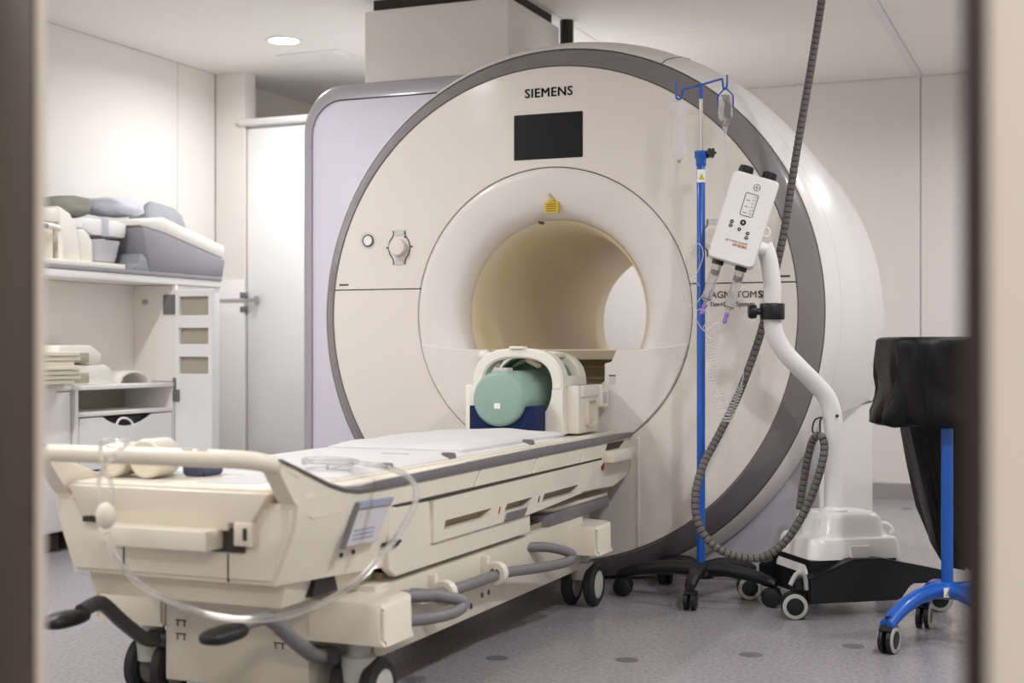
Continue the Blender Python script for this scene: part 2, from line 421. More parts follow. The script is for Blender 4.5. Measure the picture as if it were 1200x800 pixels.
# funnel into the bore
prof = [(0.5885, FY+0.02), (0.5885, FY+0.004), (0.585, FY+0.001), (0.56, FY), (0.50, FY+0.004), (0.455, FY+0.012), (0.425, FY+0.024), (0.404, FY+0.044), (0.392, FY+0.068), (0.387, FY+0.09)]
G().lathe(prof, C0, 'y', 128).build('bore_funnel', 'funnel', mri, ang=60)
bw = math.asin(0.139/0.35)
G().lathe([(0.386, FY+0.088), (0.372, FY+0.11), (0.36, FY+0.16), (0.353, FY+0.24), (0.35, FY+0.34), (0.35, 6.92), (0.36, 6.95), (0.385, 6.97), (0.425, 6.975)], C0, 'y', 96, -bw-0.1, PI+bw+0.1).build('bore_tube', 'bore', mri, ang=60)
G().box(CX-0.335, CX+0.335, FY+0.10, 6.84, 0.888, 0.925, 0.006).build('bore_floor', 'bore', mri)
G().box(CX-0.3, CX+0.3, FY+0.085, FY+0.1, 0.885, 0.922, 0.003).build('bore_sill', 'recess', mri)
# lower infill of the funnel with the docking notch
R = 0.587
arc = [(CX+R*math.cos(t), CZ+R*math.sin(t)) for t in [(-12-k*(156/40))*PI/180 for k in range(41)]]
notch = [(-0.40, 0.925), (-0.275, 0.925), (-0.255, 0.875), (-0.20, 0.87), (-0.20, 0.80), (-0.15, 0.76), (-0.15, 0.57), (0.15, 0.57), (0.15, 0.76), (0.212, 0.80), (0.212, 0.87), (0.255, 0.875), (0.278, 0.925), (0.40, 0.925)]
notch = [(-0.40, 0.925), (-0.275, 0.925), (-0.255, 0.875), (-0.235, 0.87), (-0.235, 0.80), (-0.17, 0.755), (-0.17, 0.57), (0.17, 0.57), (0.17, 0.755), (0.235, 0.80), (0.235, 0.87), (0.262, 0.875), (0.285, 0.925), (0.40, 0.925)]
G().prism(arc+[(CX+a, z) for a, z in notch], 'y', FY-0.006, FY+0.05, 0.003, 1).build('lower_bore_panel', 'funnel', mri)
bay = G().box(CX-0.26, CX+0.26, FY+0.05, FY+0.35, 0.55, 0.885)
bay.bm.faces.ensure_lookup_table()
bmesh.ops.delete(bay.bm, geom=[f for f in bay.bm.faces if f.calc_center_median().y < FY+0.06], context='FACES')
bay.build('docking_bay', 'bore', mri)
for z in (0.80, 0.845): G().box(CX-0.255, CX+0.255, FY+0.3, FY+0.33, z, z+0.014, 0.003, 1).build('docking_rail', 'bore', mri)
st = at(724, 444, 5.53); st.y = FY-0.0075
sk = G().box(st.x-0.014, st.x+0.014, FY-0.0075, FY-0.006, st.z-0.018, st.z+0.018).build('sticker', 'panelgrey', mri)
G().box(st.x-0.014, st.x+0.014, FY-0.0082, FY-0.0074, st.z+0.013, st.z+0.018).build('sticker_edge', 'ink', sk)
# grey ring and the covers behind it
G().lathe([(0.999, FY+0.02), (0.999, FY+0.002), (1.002, FY), (1.03, FY+0.026), (1.06, FY+0.060), (1.083, FY+0.094), (1.083, FY+0.11)], C0, 'y', 192).cut((0, 0, 0.012), (0, 0, -1)).build('grey_ring', 'greyring', mri, ang=50)
def rad(y):
    tb = [(5.30, 1.083), (5.32, 1.10), (5.36, 1.117), (5.40, 1.128), (5.45, 1.142), (5.52, 1.156), (5.6, 1.164), (5.75, 1.161), (6.0, 1.148), (6.5, 1.121), (6.78, 1.107), (6.84, 1.09), (6.87, 1.06), (6.88, 1.0)]
    for (a, ra), (b2, rb) in zip(tb, tb[1:]):
        if a <= y <= b2: return ra+(rb-ra)*(y-a)/(b2-a)
G().lathe([(rad(y), y) for y in (5.3025, 5.32, 5.36, 5.40)]+[(1.115, 5.402)], C0, 'y', 192).cut((0, 0, 0.012), (0, 0, -1)).build('front_cover_band', 'bodywhite', mri, ang=50)
G().lathe([(1.112, 5.39), (1.112, 5.43)], C0, 'y', 128).cut((0, 0, 0.02), (0, 0, -1)).build('band_joint', 'gap', mri)
PLX, PLZ = 1.043, 0.675
g = G().lathe([(1.115, 5.4025)]+[(rad(y), y) for y in (5.403, 5.45, 5.52, 5.6, 5.75, 6.0, 6.25, 6.5, 6.78, 6.84, 6.87, 6.88)]+[(0.6, 6.92), (0.42, 6.97)], C0, 'y', 160)
g.cut((0, 0, PLZ), (0, 0, -1)).build('magnet_cover', 'bodywhite', mri, ang=50)
# plinth: vertical flanks below the drum
g = G().prism([(CX-PLX, 0.0), (CX+PLX, 0.0), (CX+PLX, PLZ-0.004), (CX-PLX, PLZ-0.004)], 'y', 5.425, 6.86)
g.build('plinth', 'bodywhite', mri)
G().box(CX+0.1, CX+PLX-0.002, 5.410, 5.425, 0.012, PLZ-0.01, 0.004, 1).build('plinth_front_panel', 'lavender_shade', mri)
# flat lavender front plate of the left housing with its rounded grey trim
bx0, bx1, bz1 = -3.272, CX-0.46, 2.111
hp = G().prism(rrect(bx0+0.004, bx1, 0.0, bz1-0.004, (0, 0, 0, 0.21), 12), 'y', 5.45, 6.75).build('side_housing', 'bodywhite', mri)
G().prism(rrect(bx0+0.055, bx1, 0.0, bz1-0.075, (0, 0, 0, 0.15), 12), 'y', 5.412, 5.47, 0.004).build('lavender_plate', 'lavender', mri)
outer = rrect(bx0, bx1, 0.0, bz1, (0, 0, 0, 0.21), 14)[2:]; inner = rrect(bx0+0.058, bx1, 0.0, bz1-0.072, (0, 0, 0, 0.152), 14)[2:]
outer = [(bx1, bz1)]+outer[1:]+[(bx0, 0)]; inner = [(bx1, bz1-0.072)]+inner[1:]+[(bx0+0.058, 0)]
g = G()
loops = []
for (o_, i_) in zip(outer, inner):
    o_ = Vector((o_[0], 0, o_[1])); i_ = Vector((i_[0], 0, i_[1]))
    loops.append([o_+Vector((0, 5.49, 0)), o_+Vector((0, 5.435, 0)), o_.lerp(i_, 0.25)+Vector((0, 5.415, 0)), o_.lerp(i_, 0.6)+Vector((0, 5.403, 0)), i_+Vector((0, 5.401, 0)), i_+Vector((0, 5.49, 0))])
g.loft(loops).build('housing_trim', 'trimgrey', mri, ang=50)
# screen, lettering
def fpt(x, y): 
    r = Vector(((x-600)/F*cs-sn, (x-600)/F*sn+cs, (HZ-y)/F)); return Vector((0, 0, H))+r*(FY/r.y)
a, b_ = fpt(602.4, 188.3), fpt(683, 129.9)
G().box(a.x, b_.x, FY-0.004, FY+0.01, a.z, b_.z, 0.003, 1).build('display_screen', 'screen', mri)
p = fpt(643, 108.5)
text_part('SIEMENS', 0.0515, frame((p.x, FY-0.0015, p.z), (1, 0, 0), (0, 0, 1)), 'teal_ink', mri, 'maker_lettering', bold=0.0011, spacing=1.1)
pl = fpt(822, 346); pr = fpt(884, 345)
text_part('MAGNETOM', 0.037, frame((fpt(824, 345).x, FY-0.0015, fpt(850, 345.5).z), (1, 0, 0), (0, 0, 1)), 'ink', mri, 'model_lettering', align='LEFT')
text_part('Skyra', 0.037, frame((fpt(888.5, 345).x, FY-0.0015, fpt(850, 345.5).z), (1, 0, 0), (0, 0, 1)), 'ink', mri, 'model_lettering', bold=0.001, align='LEFT')
text_part('A Tim+Dot System', 0.0255, frame((fpt(824, 355).x, FY-0.0015, fpt(850, 356.5).z), (1, 0, 0), (0, 0, 1)), 'ink', mri, 'model_lettering', align='LEFT')
# controls left and right of the bore
for sgn in (-1, 1):
    p = fpt(468, 290); kx = CX+sgn*abs(p.x-CX); kz = p.z
    q = fpt(431.5, 282); qx = CX+sgn*abs(q.x-CX); qz = q.z
    jd = G().lathe([(0, FY-0.03), (0.032, FY-0.03), (0.036, FY-0.027), (0.037, FY-0.002)], (kx, 0, kz), 'y', 32).build('jog_dial', 'cream', mri)
    for s2 in (-1, 1):
        pts = [(s2*0.028, 0.072), (s2*0.029, 0.05), (s2*0.044, 0.028), (s2*0.05, 0), (s2*0.044, -0.028), (s2*0.029, -0.05), (s2*0.028, -0.072)]
        G().tube(spline([(kx+u, FY-0.001, kz+v_) for u, v_ in pts], 4), 0.0026, 6).build('dial_surround', 'darkgrey', mri)
    for s2 in (-1, 1): G().prism(rrect(kx-0.022, kx+0.022, kz+s2*0.062-0.012, kz+s2*0.062+0.012, 0.009), 'y', FY-0.003, FY+0.002, 0.001, 1).build('dial_key', 'panelgrey', mri)
    for (u, v_) in ((-0.058, 0.0), (0.058, 0.003), (0.026, 0.044)): G().box(kx+u-0.004, kx+u+0.004, FY-0.001, FY+0.001, kz+v_-0.004, kz+v_+0.004).build('dial_mark', 'ink', mri)
    bt = G().lathe([(0, FY-0.006), (0.02, FY-0.006), (0.022, FY-0.001)], (qx, 0, qz), 'y', 28).build('push_button', 'bodywhite', mri)
    G().lathe([(0.022, FY-0.0005), (0.0225, FY-0.005), (0.0265, FY-0.005), (0.027, FY-0.0005)], (qx, 0, qz), 'y', 28).build('button_ring', 'darkgrey', bt)
    G().lathe([(0.034, FY-0.001), (0.035, FY-0.0015), (0.036, FY-0.001)], (qx, 0, qz), 'y', 28).build('button_ring', 'panelgrey', bt)
    h = fpt(403, 334.5); hx = CX+sgn*abs(h.x-CX)
    G().box(hx-0.024, hx+0.024, FY-0.001, FY+0.004, 1.197, 1.207, 0.002, 1).build('latch_slot', 'darkgrey', mri)
# warning label and sensor dot above the bore
p = fpt(646, 243)
wl_ = G().prism([(p.x-0.028, p.z-0.022), (p.x+0.03, p.z-0.022), (p.x+0.028, p.z+0.022), (p.x-0.03, p.z+0.022)], 'y', FY-0.001, FY+0.012).build('warning_label', 'yellow', mri)
G().prism([(p.x-0.012, p.z+0.024), (p.x+0.012, p.z+0.024), (p.x, p.z+0.046)], 'y', FY-0.001, FY+0.012).build('warning_triangle', 'yellow', wl_)
for k in range(4): G().box(p.x-0.022, p.x+0.022, FY-0.0016, FY-0.0009, p.z-0.015+k*0.009, p.z-0.012+k*0.009).build('print_line', 'ink', wl_)
p = fpt(630, 260); G().lathe([(0, FY+0.022), (0.006, FY+0.022), (0.006, FY+0.06)], (p.x, 0, p.z), 'y', 14).build('sensor_dot', 'ink', mri)
p = fpt(643, 228); G().lathe([(0, FY-0.002), (0.006, FY-0.002), (0.006, FY+0.006)], (p.x, 0, p.z), 'y', 14).build('sensor_dot', 'panelgrey', mri)
# side seam lines on the drum
G().box(CX+0.75, CX+PLX+0.003, 5.425, 6.862, PLZ-0.004, PLZ+0.0005).build('plinth_joint', 'gap', mri)
ja = math.radians(66)
pts = [(CX+(rad(y)+0.0006)*math.cos(ja), y, CZ+(rad(y)+0.0006)*math.sin(ja)) for y in (5.3025, 5.32, 5.36, 5.42, 5.5, 5.6, 5.7)]
G().tube(pts, 0.002, 6).build('band_seam', 'gap', mri)
# cable duct on the lower front
p = fpt(748, 520); G().box(p.x-0.006, p.x+0.006, FY-0.006, FY+0.002, 0.15, 0.58, 0.002, 1).build('cable_duct', 'cream', mri)

# ------------------------------------------------------------------ patient table
tb = thing('patient_table', 'cream wheeled patient table docked to the scanner', 'patient table', (CX, 4.0, 0))
HW = 0.343
G().box(CX-HW, CX+HW, 2.74, 5.19, 0.572, 0.6, 0.006).build('table_deck', 'tablecream', tb)
# inner lip rails on the deck
for s in (-1, 1):
    G().box(CX+s*0.285-0.008, CX+s*0.285+0.008, 3.0, 5.16, 0.598, 0.606, 0.003, 1).build('deck_rail', 'tablecream', tb)
    # grey rim stripe, sweeping up at the near end
    low = [(5.20, 0.583), (5.0, 0.577), (4.3, 0.576), (3.33, 0.572), (3.08, 0.571), (2.99, 0.574), (2.92, 0.585), (2.85, 0.604), (2.78, 0.629), (2.70, 0.657), (2.64, 0.678)]
    top = [(5.215, 0.6), (5.0, 0.603), (4.3, 0.604), (3.33, 0.598), (3.10, 0.596), (3.00, 0.592), (2.92, 0.597), (2.85, 0.613), (2.78, 0.637), (2.70, 0.664), (2.64, 0.684)]
    loops = [[Vector((CX+s*(HW-0.012), a[0], a[1])), Vector((CX+s*(HW+0.004), a[0], a[1])), Vector((CX+s*(HW+0.008), a[0], (a[1]+b2[1])/2)), Vector((CX+s*(HW+0.004), b2[0], b2[1])), Vector((CX+s*(HW-0.012), b2[0], b2[1]))] for a, b2 in zip(low, top)]
    G().loft(loops).build('rim_stripe', 'stripe', tb)
    # upper side panels with slanted joints
    cuts = [3.16, 3.72, 4.178, 4.64, 4.90]
    for a, b2 in zip(cuts[:-1], cuts[1:]):
        l0 = 0.0 if a == cuts[0] else 0.05; l1 = 0.05
        pg = [(a+0.004-l0*0.5, 0.524), (b2-0.004-l1*0.5, 0.524), (b2-0.004+l1*0.5, 0.574), (a+0.004+l0*0.5, 0.574)]
        if s < 0: pass
        x0, x1 = sorted((CX+s*(HW-0.03), CX+s*HW)); G().prism(pg, 'x', x0, x1, 0.002, 1).build('side_panel', 'tablecream', tb)
    x0, x1 = sorted((CX+s*(HW-0.05), CX+s*(HW-0.003)))
    G().prism([(3.2, 0.515), (4.97, 0.515), (5.14, 0.575), (3.2, 0.575)], 'x', x0, x1).build('panel_backing', 'gap', tb)
    # grip panel with three slots: outline built from strips around the openings
    g = G(); x0, x1 = sorted((CX+s*(HW-0.028), CX+s*(HW+0.006)))
    def st_(pg): g.prism(pg, 'x', x0, x1)
    st_([(3.41, 0.451), (4.70, 0.451), (4.885, 0.518), (3.41, 0.513)])
    st_([(3.41, 0.426), (3.475, 0.426), (3.485, 0.451), (3.41, 0.451)])
    st_([(3.785, 0.426), (3.905, 0.426), (3.93, 0.451), (3.81, 0.451)])
    st_([(4.115, 0.426), (4.225, 0.426), (4.25, 0.451), (4.14, 0.451)])
    st_([(4.555, 0.426), (4.63, 0.426), (4.70, 0.451), (4.58, 0.451)])
    st_([(3.41, 0.398), (4.13, 0.398), (4.555, 0.415), (4.60, 0.418), (4.63, 0.426), (3.41, 0.426)])
    g.build('grip_panel', 'tablecream', tb)
    x2, x3 = sorted((CX+s*(HW-0.05), CX+s*(HW-0.024))); G().prism([(3.44, 0.42), (4.6, 0.42), (4.62, 0.455), (3.44, 0.455)], 'x', x2, x3).build('slot_backing', 'recess', tb)
    x2, x3 = sorted((CX+s*(HW-0.024), CX+s*(HW-0.002))); G().prism([(3.28, 0.337), (4.145, 0.337), (4.14, 0.397), (3.42, 0.397), (3.40, 0.514), (3.16, 0.52), (3.16, 0.36), (3.20, 0.337)], 'x', x2, x3, 0.003, 1).build('side_skirt', 'tablecream', tb)
    x2, x3 = sorted((CX+s*(HW-0.01), CX+s*(HW+0.009))); G().prism([(3.90, 0.398), (4.07, 0.398), (4.10, 0.424), (3.92, 0.424)], 'x', x2, x3, 0.003, 1).build('latch_plate', 'stripe', tb)
    for yy in (3.87, 4.20):
        G().prism([(yy-0.012, 0.428), (yy-0.004, 0.428), (yy+0.008, 0.448), (yy, 0.448)], 'x', *sorted((CX+s*(HW+0.004), CX+s*(HW+0.0075)))).build('mark', 'red' if yy < 4 else 'ink', tb)
    # far end cheek
    x2, x3 = sorted((CX+s*(HW-0.05), CX+s*(HW-0.004))); G().prism([(4.6, 0.418), (5.0, 0.405), (5.16, 0.43), (5.20, 0.45), (5.205, 0.574), (4.93, 0.574), (4.90, 0.52), (4.72, 0.45)], 'x', x2, x3, 0.004, 1).build('end_cheek', 'tablecream', tb)
    G().lathe([(0, s*(HW-0.002)), (0.017, s*(HW-0.002)), (0.017, s*(HW-0.008))], (CX, 4.87, 0.492), 'x', 20).build('emblem', 'red', tb)
    # bracket next to the scanner
    x2, x3 = sorted((CX+s*(HW-0.03), CX+s*(HW+0.045))); G().box(x2, x3, 4.86, 5.15, 0.505, 0.548, 0.006).build('dock_bracket', 'tablecream', tb)
# belly between the sides
G().box(CX-HW+0.045, CX+HW-0.045, 3.1, 5.18, 0.40, 0.572).build('table_core', 'tablebase', tb)
G().box(CX-HW+0.03, CX+HW-0.03, 3.3, 4.16, 0.335, 0.40).build('table_belly', 'tablebase', tb)
# near end shell: trapezoid section, wings sweeping up into the push handle
pg = [(CX-0.285, 0.387), (CX+0.285, 0.387), (CX+0.338, 0.52), (CX+HW, 0.575), (CX-HW, 0.575), (CX-0.338, 0.52)]
pg2 = [(CX-0.325, 0.365), (CX+0.325, 0.365), (CX+0.338, 0.45), (CX+HW, 0.575), (CX-HW, 0.575), (CX-0.338, 0.45)]
g = G(); g.loft([[Vector((x, 2.70, z)) for x, z in pg], [Vector((x, 2.95, z)) for x, z in [(a+(c_-a)*0.5, b2+(d-b2)*0.5) for (a, b2), (c_, d) in zip(pg, pg2)]], [Vector((x, 3.18, z)) for x, z in pg2]])
bmesh.ops.bevel(g.bm, geom=[e for e in g.bm.edges if all(v.co.y < 2.71 for v in e.verts)], offset=0.012, segments=3, affect='EDGES')
es = g.build('end_shell', 'tablecream', tb)
for s in (-1, 1):
    up = [(3.10, 0.571), (2.99, 0.573), (2.92, 0.584), (2.85, 0.603), (2.78, 0.628), (2.70, 0.656), (2.64, 0.677)]
    loops = []
    for (y, z) in up[::-1]:
        inx = HW-0.045
        zb = 0.535 if y > 2.705 else 0.575+(2.705-y)*1.2
        loops.append([Vector((CX+s*(HW-0.001 if y < 2.705 else HW-0.002), y, zb)), Vector((CX+s*(HW+0.001), y, z)), Vector((CX+s*(HW-0.012), y, z+0.006)), Vector((CX+s*inx, y, z-0.004 if z > 0.6 else 0.575)), Vector((CX+s*inx, y, zb))])
    G().loft(loops).build('side_wing', 'tablecream', tb)
hp_ = []
for s in (-1, 1):
    q = [(s*0.324, 2.97, 0.566), (s*0.324, 2.88, 0.583), (s*0.325, 2.81, 0.606), (s*0.325, 2.74, 0.632), (s*0.324, 2.67, 0.660), (s*0.312, 2.61, 0.678), (s*0.27, 2.58, 0.685), (s*0.2, 2.573, 0.686)]
    hp_.append([Vector((CX+a, b2, c_)) for a, b2, c_ in q])
path = spline(hp_[0]+hp_[1][::-1], 6)
hd = G().tube(path, 0.0205, 16, rf=lambda t: 0.0205 if 0.22 < t < 0.78 else 0.0185).build('push_handle', 'tablecream', tb)
for (x, w_) in ((CX-0.27, 0.055), (CX+0.17, 0.07), (CX-0.06, 0.022)):
    for k in range(7):
        if k == 3: continue
        G().box(x-w_/2+k*w_/7, x-w_/2+k*w_/7+w_/9, 2.5625, 2.5655, 0.702, 0.7055, 0, 1).build('print_mark', 'ink', hd)
# end details
G().prism([(CX-0.285, 0.6), (CX+0.285, 0.6), (CX+0.235, 0.528), (CX+0.175, 0.528), (CX+0.175, 0.51), (CX-0.20, 0.51), (CX-0.20, 0.528), (CX-0.235, 0.528)], 'y', 2.682, 2.76, 0.004, 2).build('end_panel', 'tablecream', tb)
G().box(CX-0.29, CX+0.29, 2.70, 3.0, 0.594, 0.607, 0.005).build('end_deck', 'tablecream', tb)
G().box(CX-0.145, CX+0.155, 2.625, 2.72, 0.468, 0.515, 0.004).build('end_box', 'tablecream', tb)
G().box(CX-0.16, CX+0.212, 2.693, 2.71, 0.460, 0.516).build('end_recess', 'gap', tb)
G().box(CX+0.195, CX+0.245, 2.675, 2.72, 0.478, 0.532, 0.004).build('connector_socket', 'tablecream', tb)
G().box(CX+0.222, CX+0.232, 2.673, 2.68, 0.492, 0.52).build('socket_slot', 'gap', tb)
G().box(CX-0.245, CX-0.175, 2.69, 2.705, 0.512, 0.524).build('end_slot', 'gap', tb)
for x in (CX-0.13, CX+0.165): G().box(x-0.001, x+0.001, 2.697, 2.703, 0.39, 0.456).build('panel_joint', 'gap', tb)
G().box(CX+0.02, CX+0.18, 2.79, 2.99, 0.606, 0.609, 0.001, 1).build('deck_inlay', 'panelgrey', tb)
# tray below the end
g = G(); g.loft([[Vector((CX+sx*w0, y, z)) for sx, y in ((-1, 2.76), (1, 2.76), (1, 3.2), (-1, 3.2))] for (w0, z) in ((0.268, 0.326), (0.285, 0.388))])
g.build('under_tray', 'tablebase', tb)
G().prism([(2.865, 0.335), (2.985, 0.335), (2.965, 0.382), (2.88, 0.382)], 'x', CX+0.26, CX+0.292).build('tray_window', 'black', tb)
# printed side panel near the end and ink logo
sp = G().prism([(2.915, 0.452), (3.085, 0.447), (3.165, 0.543), (2.985, 0.551)], 'x', CX+0.333, CX+0.347).build('instruction_panel', 'panelgrey', tb)
G().prism([(2.985, 0.536), (3.155, 0.53), (3.172, 0.548), (2.99, 0.554)], 'x', CX+0.34, CX+0.353, 0.002, 1).build('panel_header', 'printblue', sp)
G().prism([(2.905, 0.448), (2.918, 0.447), (2.995, 0.55), (2.982, 0.553)], 'x', CX+0.34, CX+0.351).build('panel_edge', 'stripe', sp)
for k in range(3): G().prism([(2.955+k*0.005, 0.462+k*0.010), (3.06+k*0.005, 0.459+k*0.010), (3.063+k*0.005, 0.464+k*0.010), (2.958+k*0.005, 0.467+k*0.010)], 'x', CX+0.346, CX+0.3478).build('print_line', 'printblue', sp)
for k, (y, z) in enumerate(((3.15, 0.428), (3.175, 0.433), (3.205, 0.427), (3.19, 0.421))):
    G().prism([(y-0.016, z-0.004), (y+0.012, z-0.003), (y+0.018, z+0.004), (y-0.008, z+0.004)], 'x', CX+0.33, CX+0.3475).build('print_mark', 'ink', tb)
for (y, z) in ((2.93, 0.43), (2.99, 0.43)): G().lathe([(0, 0.330), (0.006, 0.330), (0.006, 0.3345)], (CX, y, z), 'x', 10).build('screw', 'darkgrey', tb)
# chassis
G().prism([(CX-0.32, 0.135), (CX+0.32, 0.135), (CX+0.325, 0.325), (CX-0.325, 0.325)], 'y', 3.12, 4.7, 0.006).build('chassis', 'tablebase', tb)
G().box(CX-0.3, CX+0.3, 3.2, 4.6, 0.31, 0.345).build('lift_unit', 'recess', tb)
fb = G().prism([(CX-0.215, 0.07), (CX+0.215, 0.07), (CX+0.215, 0.315), (CX-0.215, 0.315)], 'y', 2.975, 3.2, 0.006).build('front_block', 'tablebase', tb)
for (x, z) in ((CX-0.165, 0.22), (CX-0.165, 0.185), (CX+0.13, 0.22), (CX+0.13, 0.185)):
    for (u0, u1, v0, v1) in ((-0.016, 0.016, 0.006, 0.009), (-0.012, -0.009, -0.008, 0.006), (0.009, 0.012, -0.008, 0.006)):
        G().box(x+u0, x+u1, 2.973, 2.976, z+v0, z+v1).build('pedal_symbol', 'ink', fb)
G().lathe([(0, 2.972), (0.006, 2.972), (0.006, 2.977)], (CX+0.198, 0, 0.175), 'y', 12).build('screw', 'darkgrey', fb)
for yy in (3.72, 3.80, 3.85): G().lathe([(0, 0.3225), (0.009, 0.3225), (0.009, 0.31)], (CX, yy, 0.19-0.02*(yy == 3.72)), 'x', 12).build('bolt', 'darkgrey', tb)
def caster(x, y, sgn, root):
    ct = G().lathe([(0, 0.225), (0.03, 0.225), (0.03, 0.165), (0.045, 0.16), (0.045, 0.10), (0, 0.10)], (x, y, 0), seg=18).build('caster', 'wheelgrey', root)
    for dx in (-0.042, 0.042):
        g = G(); g.lathe([(0.05, dx-0.02), (0.066, dx-0.02), (0.077, dx-0.012), (0.0785, dx), (0.077, dx+0.012), (0.066, dx+0.02), (0.05, dx+0.02)], (x, y+0.02, 0.0785), 'x', 36)
        g.build('tyre', 'rubber', ct)
        G().lathe([(0, dx-0.022), (0.03, dx-0.023), (0.052, dx-0.018), (0.052, dx+0.018), (0.03, dx+0.023), (0, dx+0.022)], (x, y+0.02, 0.0785), 'x', 32).build('wheel_disc', 'wheelgrey', ct)
for s in (-1, 1):
    for (y0, y1) in ((2.965, 3.115), (4.55, 4.70)):
        g = G()
        lo = [(s*0.215, y0), (s*0.425, y0), (s*0.43, y0+0.01), (s*0.43, y1), (s*0.40, y1+0.035), (s*0.215, y1+0.10)]
        g.loft([[Vector((CX+x*1.012, y, 0.208)) for x, y in lo], [Vector((CX+x*1.004, y, 0.222)) for x, y in lo], [Vector((CX+x, y, 0.295)) for x, y in lo], [Vector((CX+x*0.985, y+0.006, 0.309)) for x, y in lo]])
        bmesh.ops.bevel(g.bm, geom=[e for e in g.bm.edges if abs(e.verts[0].co.z-e.verts[1].co.z) > 0.05], offset=0.008, segments=2, affect='EDGES')
        g.build('caster_cover', 'tablecream', tb)
        caster(CX+s*0.312, y0+0.09 if y0 < 4 else y0+0.16, s, tb)
    # brake rail with two clamps
    pth = [(0.315, 4.20, 0.275), (0.375, 4.27, 0.265), (0.415, 4.37, 0.235), (0.405, 4.30, 0.222), (0.385, 4.1, 0.23)]
    pth = [(0.30, 4.16, 0.285), (0.36, 4.24, 0.28), (0.412, 4.36, 0.25), (0.405, 4.35, 0.225), (0.392, 4.22, 0.222), (0.375, 3.86, 0.255), (0.37, 3.74, 0.258), (0.37, 3.42, 0.262), (0.365, 3.32, 0.27), (0.345, 3.26, 0.285), (0.35, 3.24, 0.29)]
    pa = spline([(CX+s*0.30, 4.15, 0.285), (CX+s*0.36, 4.25, 0.275), (CX+s*0.405, 4.345, 0.245), (CX+s*0.405, 4.32, 0.222), (CX+s*0.385, 4.15, 0.226), (CX+s*0.37, 3.86, 0.25), (CX+s*0.368, 3.6, 0.255), (CX+s*0.366, 3.38, 0.262), (CX+s*0.335, 3.27, 0.275), (CX+s*0.30, 3.24, 0.275)], 6)
    G().tube(pa, 0.0165, 12).build('brake_rail', 'railgrey', tb)
    pa = spline([(CX+s*0.30, 3.30, 0.275), (CX+s*0.36, 3.37, 0.262), (CX+s*0.415, 3.45, 0.238), (CX+s*0.412, 3.42, 0.214), (CX+s*0.39, 3.30, 0.215), (CX+s*0.375, 3.14, 0.235), (CX+s*0.36, 3.05, 0.24)], 6)
    G().tube(pa, 0.0165, 12).build('brake_rail', 'railgrey', tb)
    for yy in (3.44, 3.80):
        bk_ = G().lathe([(0.017, yy-0.014), (0.033, yy-0.014), (0.036, yy-0.01), (0.036, yy+0.01), (0.033, yy+0.014), (0.017, yy+0.014)], (CX+s*0.368, 0, 0.258), 'y', 28).build('rail_clamp', 'tablecream', tb)
        G().box(*sorted((CX+s*0.315, CX+s*0.345)), yy-0.013, yy+0.013, 0.25, 0.31, 0.004).build('clamp_base', 'tablecream', bk_)
    # foot pedal: bent arm and black pad
    pa = spline([(CX+s*0.25, 3.02, 0.17), (CX+s*0.25, 2.95, 0.175), (CX+s*0.245, 2.85, 0.235), (CX+s*0.24, 2.76, 0.30), (CX+s*0.23, 2.71, 0.308), (CX+s*0.225, 2.66, 0.30)], 5)
    pd = G().tube(pa, 0.0185, 12).build('foot_pedal', 'railgrey' if s > 0 else 'darkgrey', tb)
    g = G(); g.ellip((CX+s*0.222, 2.60, 0.293), 0.036, 0.075, 0.018, 18, 10, None, 0.75); g.build('pedal_pad', 'black', pd)
    G().lathe([(0, -0.03), (0.022, -0.03), (0.022, 0.03), (0, 0.03)], (CX+s*0.25, 3.0, 0.168), 'x', 16).build('pedal_hub', 'darkgrey', pd)
# docking unit under the far end
dk = G().prism(rrect(CX-0.32, CX+0.32, 4.33, 5.05, 0.06), 'z', 0.325, 0.368, 0.006).build('docking_unit', 'stripe', tb)
G().prism(rrect(CX-0.31, CX+0.31, 4.40, 5.06, 0.05), 'z', 0.368, 0.382, 0.004).build('docking_cover', 'tablecream', tb)
G().box(CX-0.2, CX+0.2, 4.4, 5.0, 0.12, 0.33).build('docking_post', 'recess', tb)
G().box(CX-0.28, CX+0.28, 4.72, 4.9, 0.11, 0.325, 0.005).build('rear_block', 'tablebase', tb)

# ------------------------------------------------------------------ sheets on the table
def sheet(name, x0, x1, y0, y1, z0, th, amp, seed, label, tone='sheet', thing_root=None):
    g = G(); nx, ny = 26, 40
    grid = []
    for j in range(ny+1):
        row = []
        for i in range(nx+1):
            u, v_ = i/nx, j/ny
            x = x0+(x1-x0)*u+0.01*noise.noise((v_*4, seed, 0)); y = y0+(y1-y0)*v_+0.01*noise.noise((u*3, seed, 5))
            e = min(u, 1-u)*2; ed = min(1, e*6)*min(1, min(v_, 1-v_)*14)
            z = z0+th*(0.35+0.65*ed**0.5)+amp*max(-0.4, noise.noise((x*7, y*5, seed)))*ed
            row.append(g.bm.verts.new((x, y, z)))
        grid.append(row)
    for j in range(ny):
        for i in range(nx): g.bm.faces.new((grid[j][i], grid[j][i+1], grid[j+1][i+1], grid[j+1][i]))
    r = bmesh.ops.extrude_face_region(g.bm, geom=g.bm.faces[:])
    for v_ in [q for q in r['geom'] if isinstance(q, bmesh.types.BMVert)]: v_.co.z = z0
    return g
t = thing('mattress_pad', 'thin white mattress pad lying along the patient table', 'mattress', (CX, 3.9, 0.6005))
sheet('pad', CX-0.27, CX+0.268, 3.02, 4.72, 0.6005, 0.016, 0.004, 3, '').build('pad', 'sheet', t, ang=60)
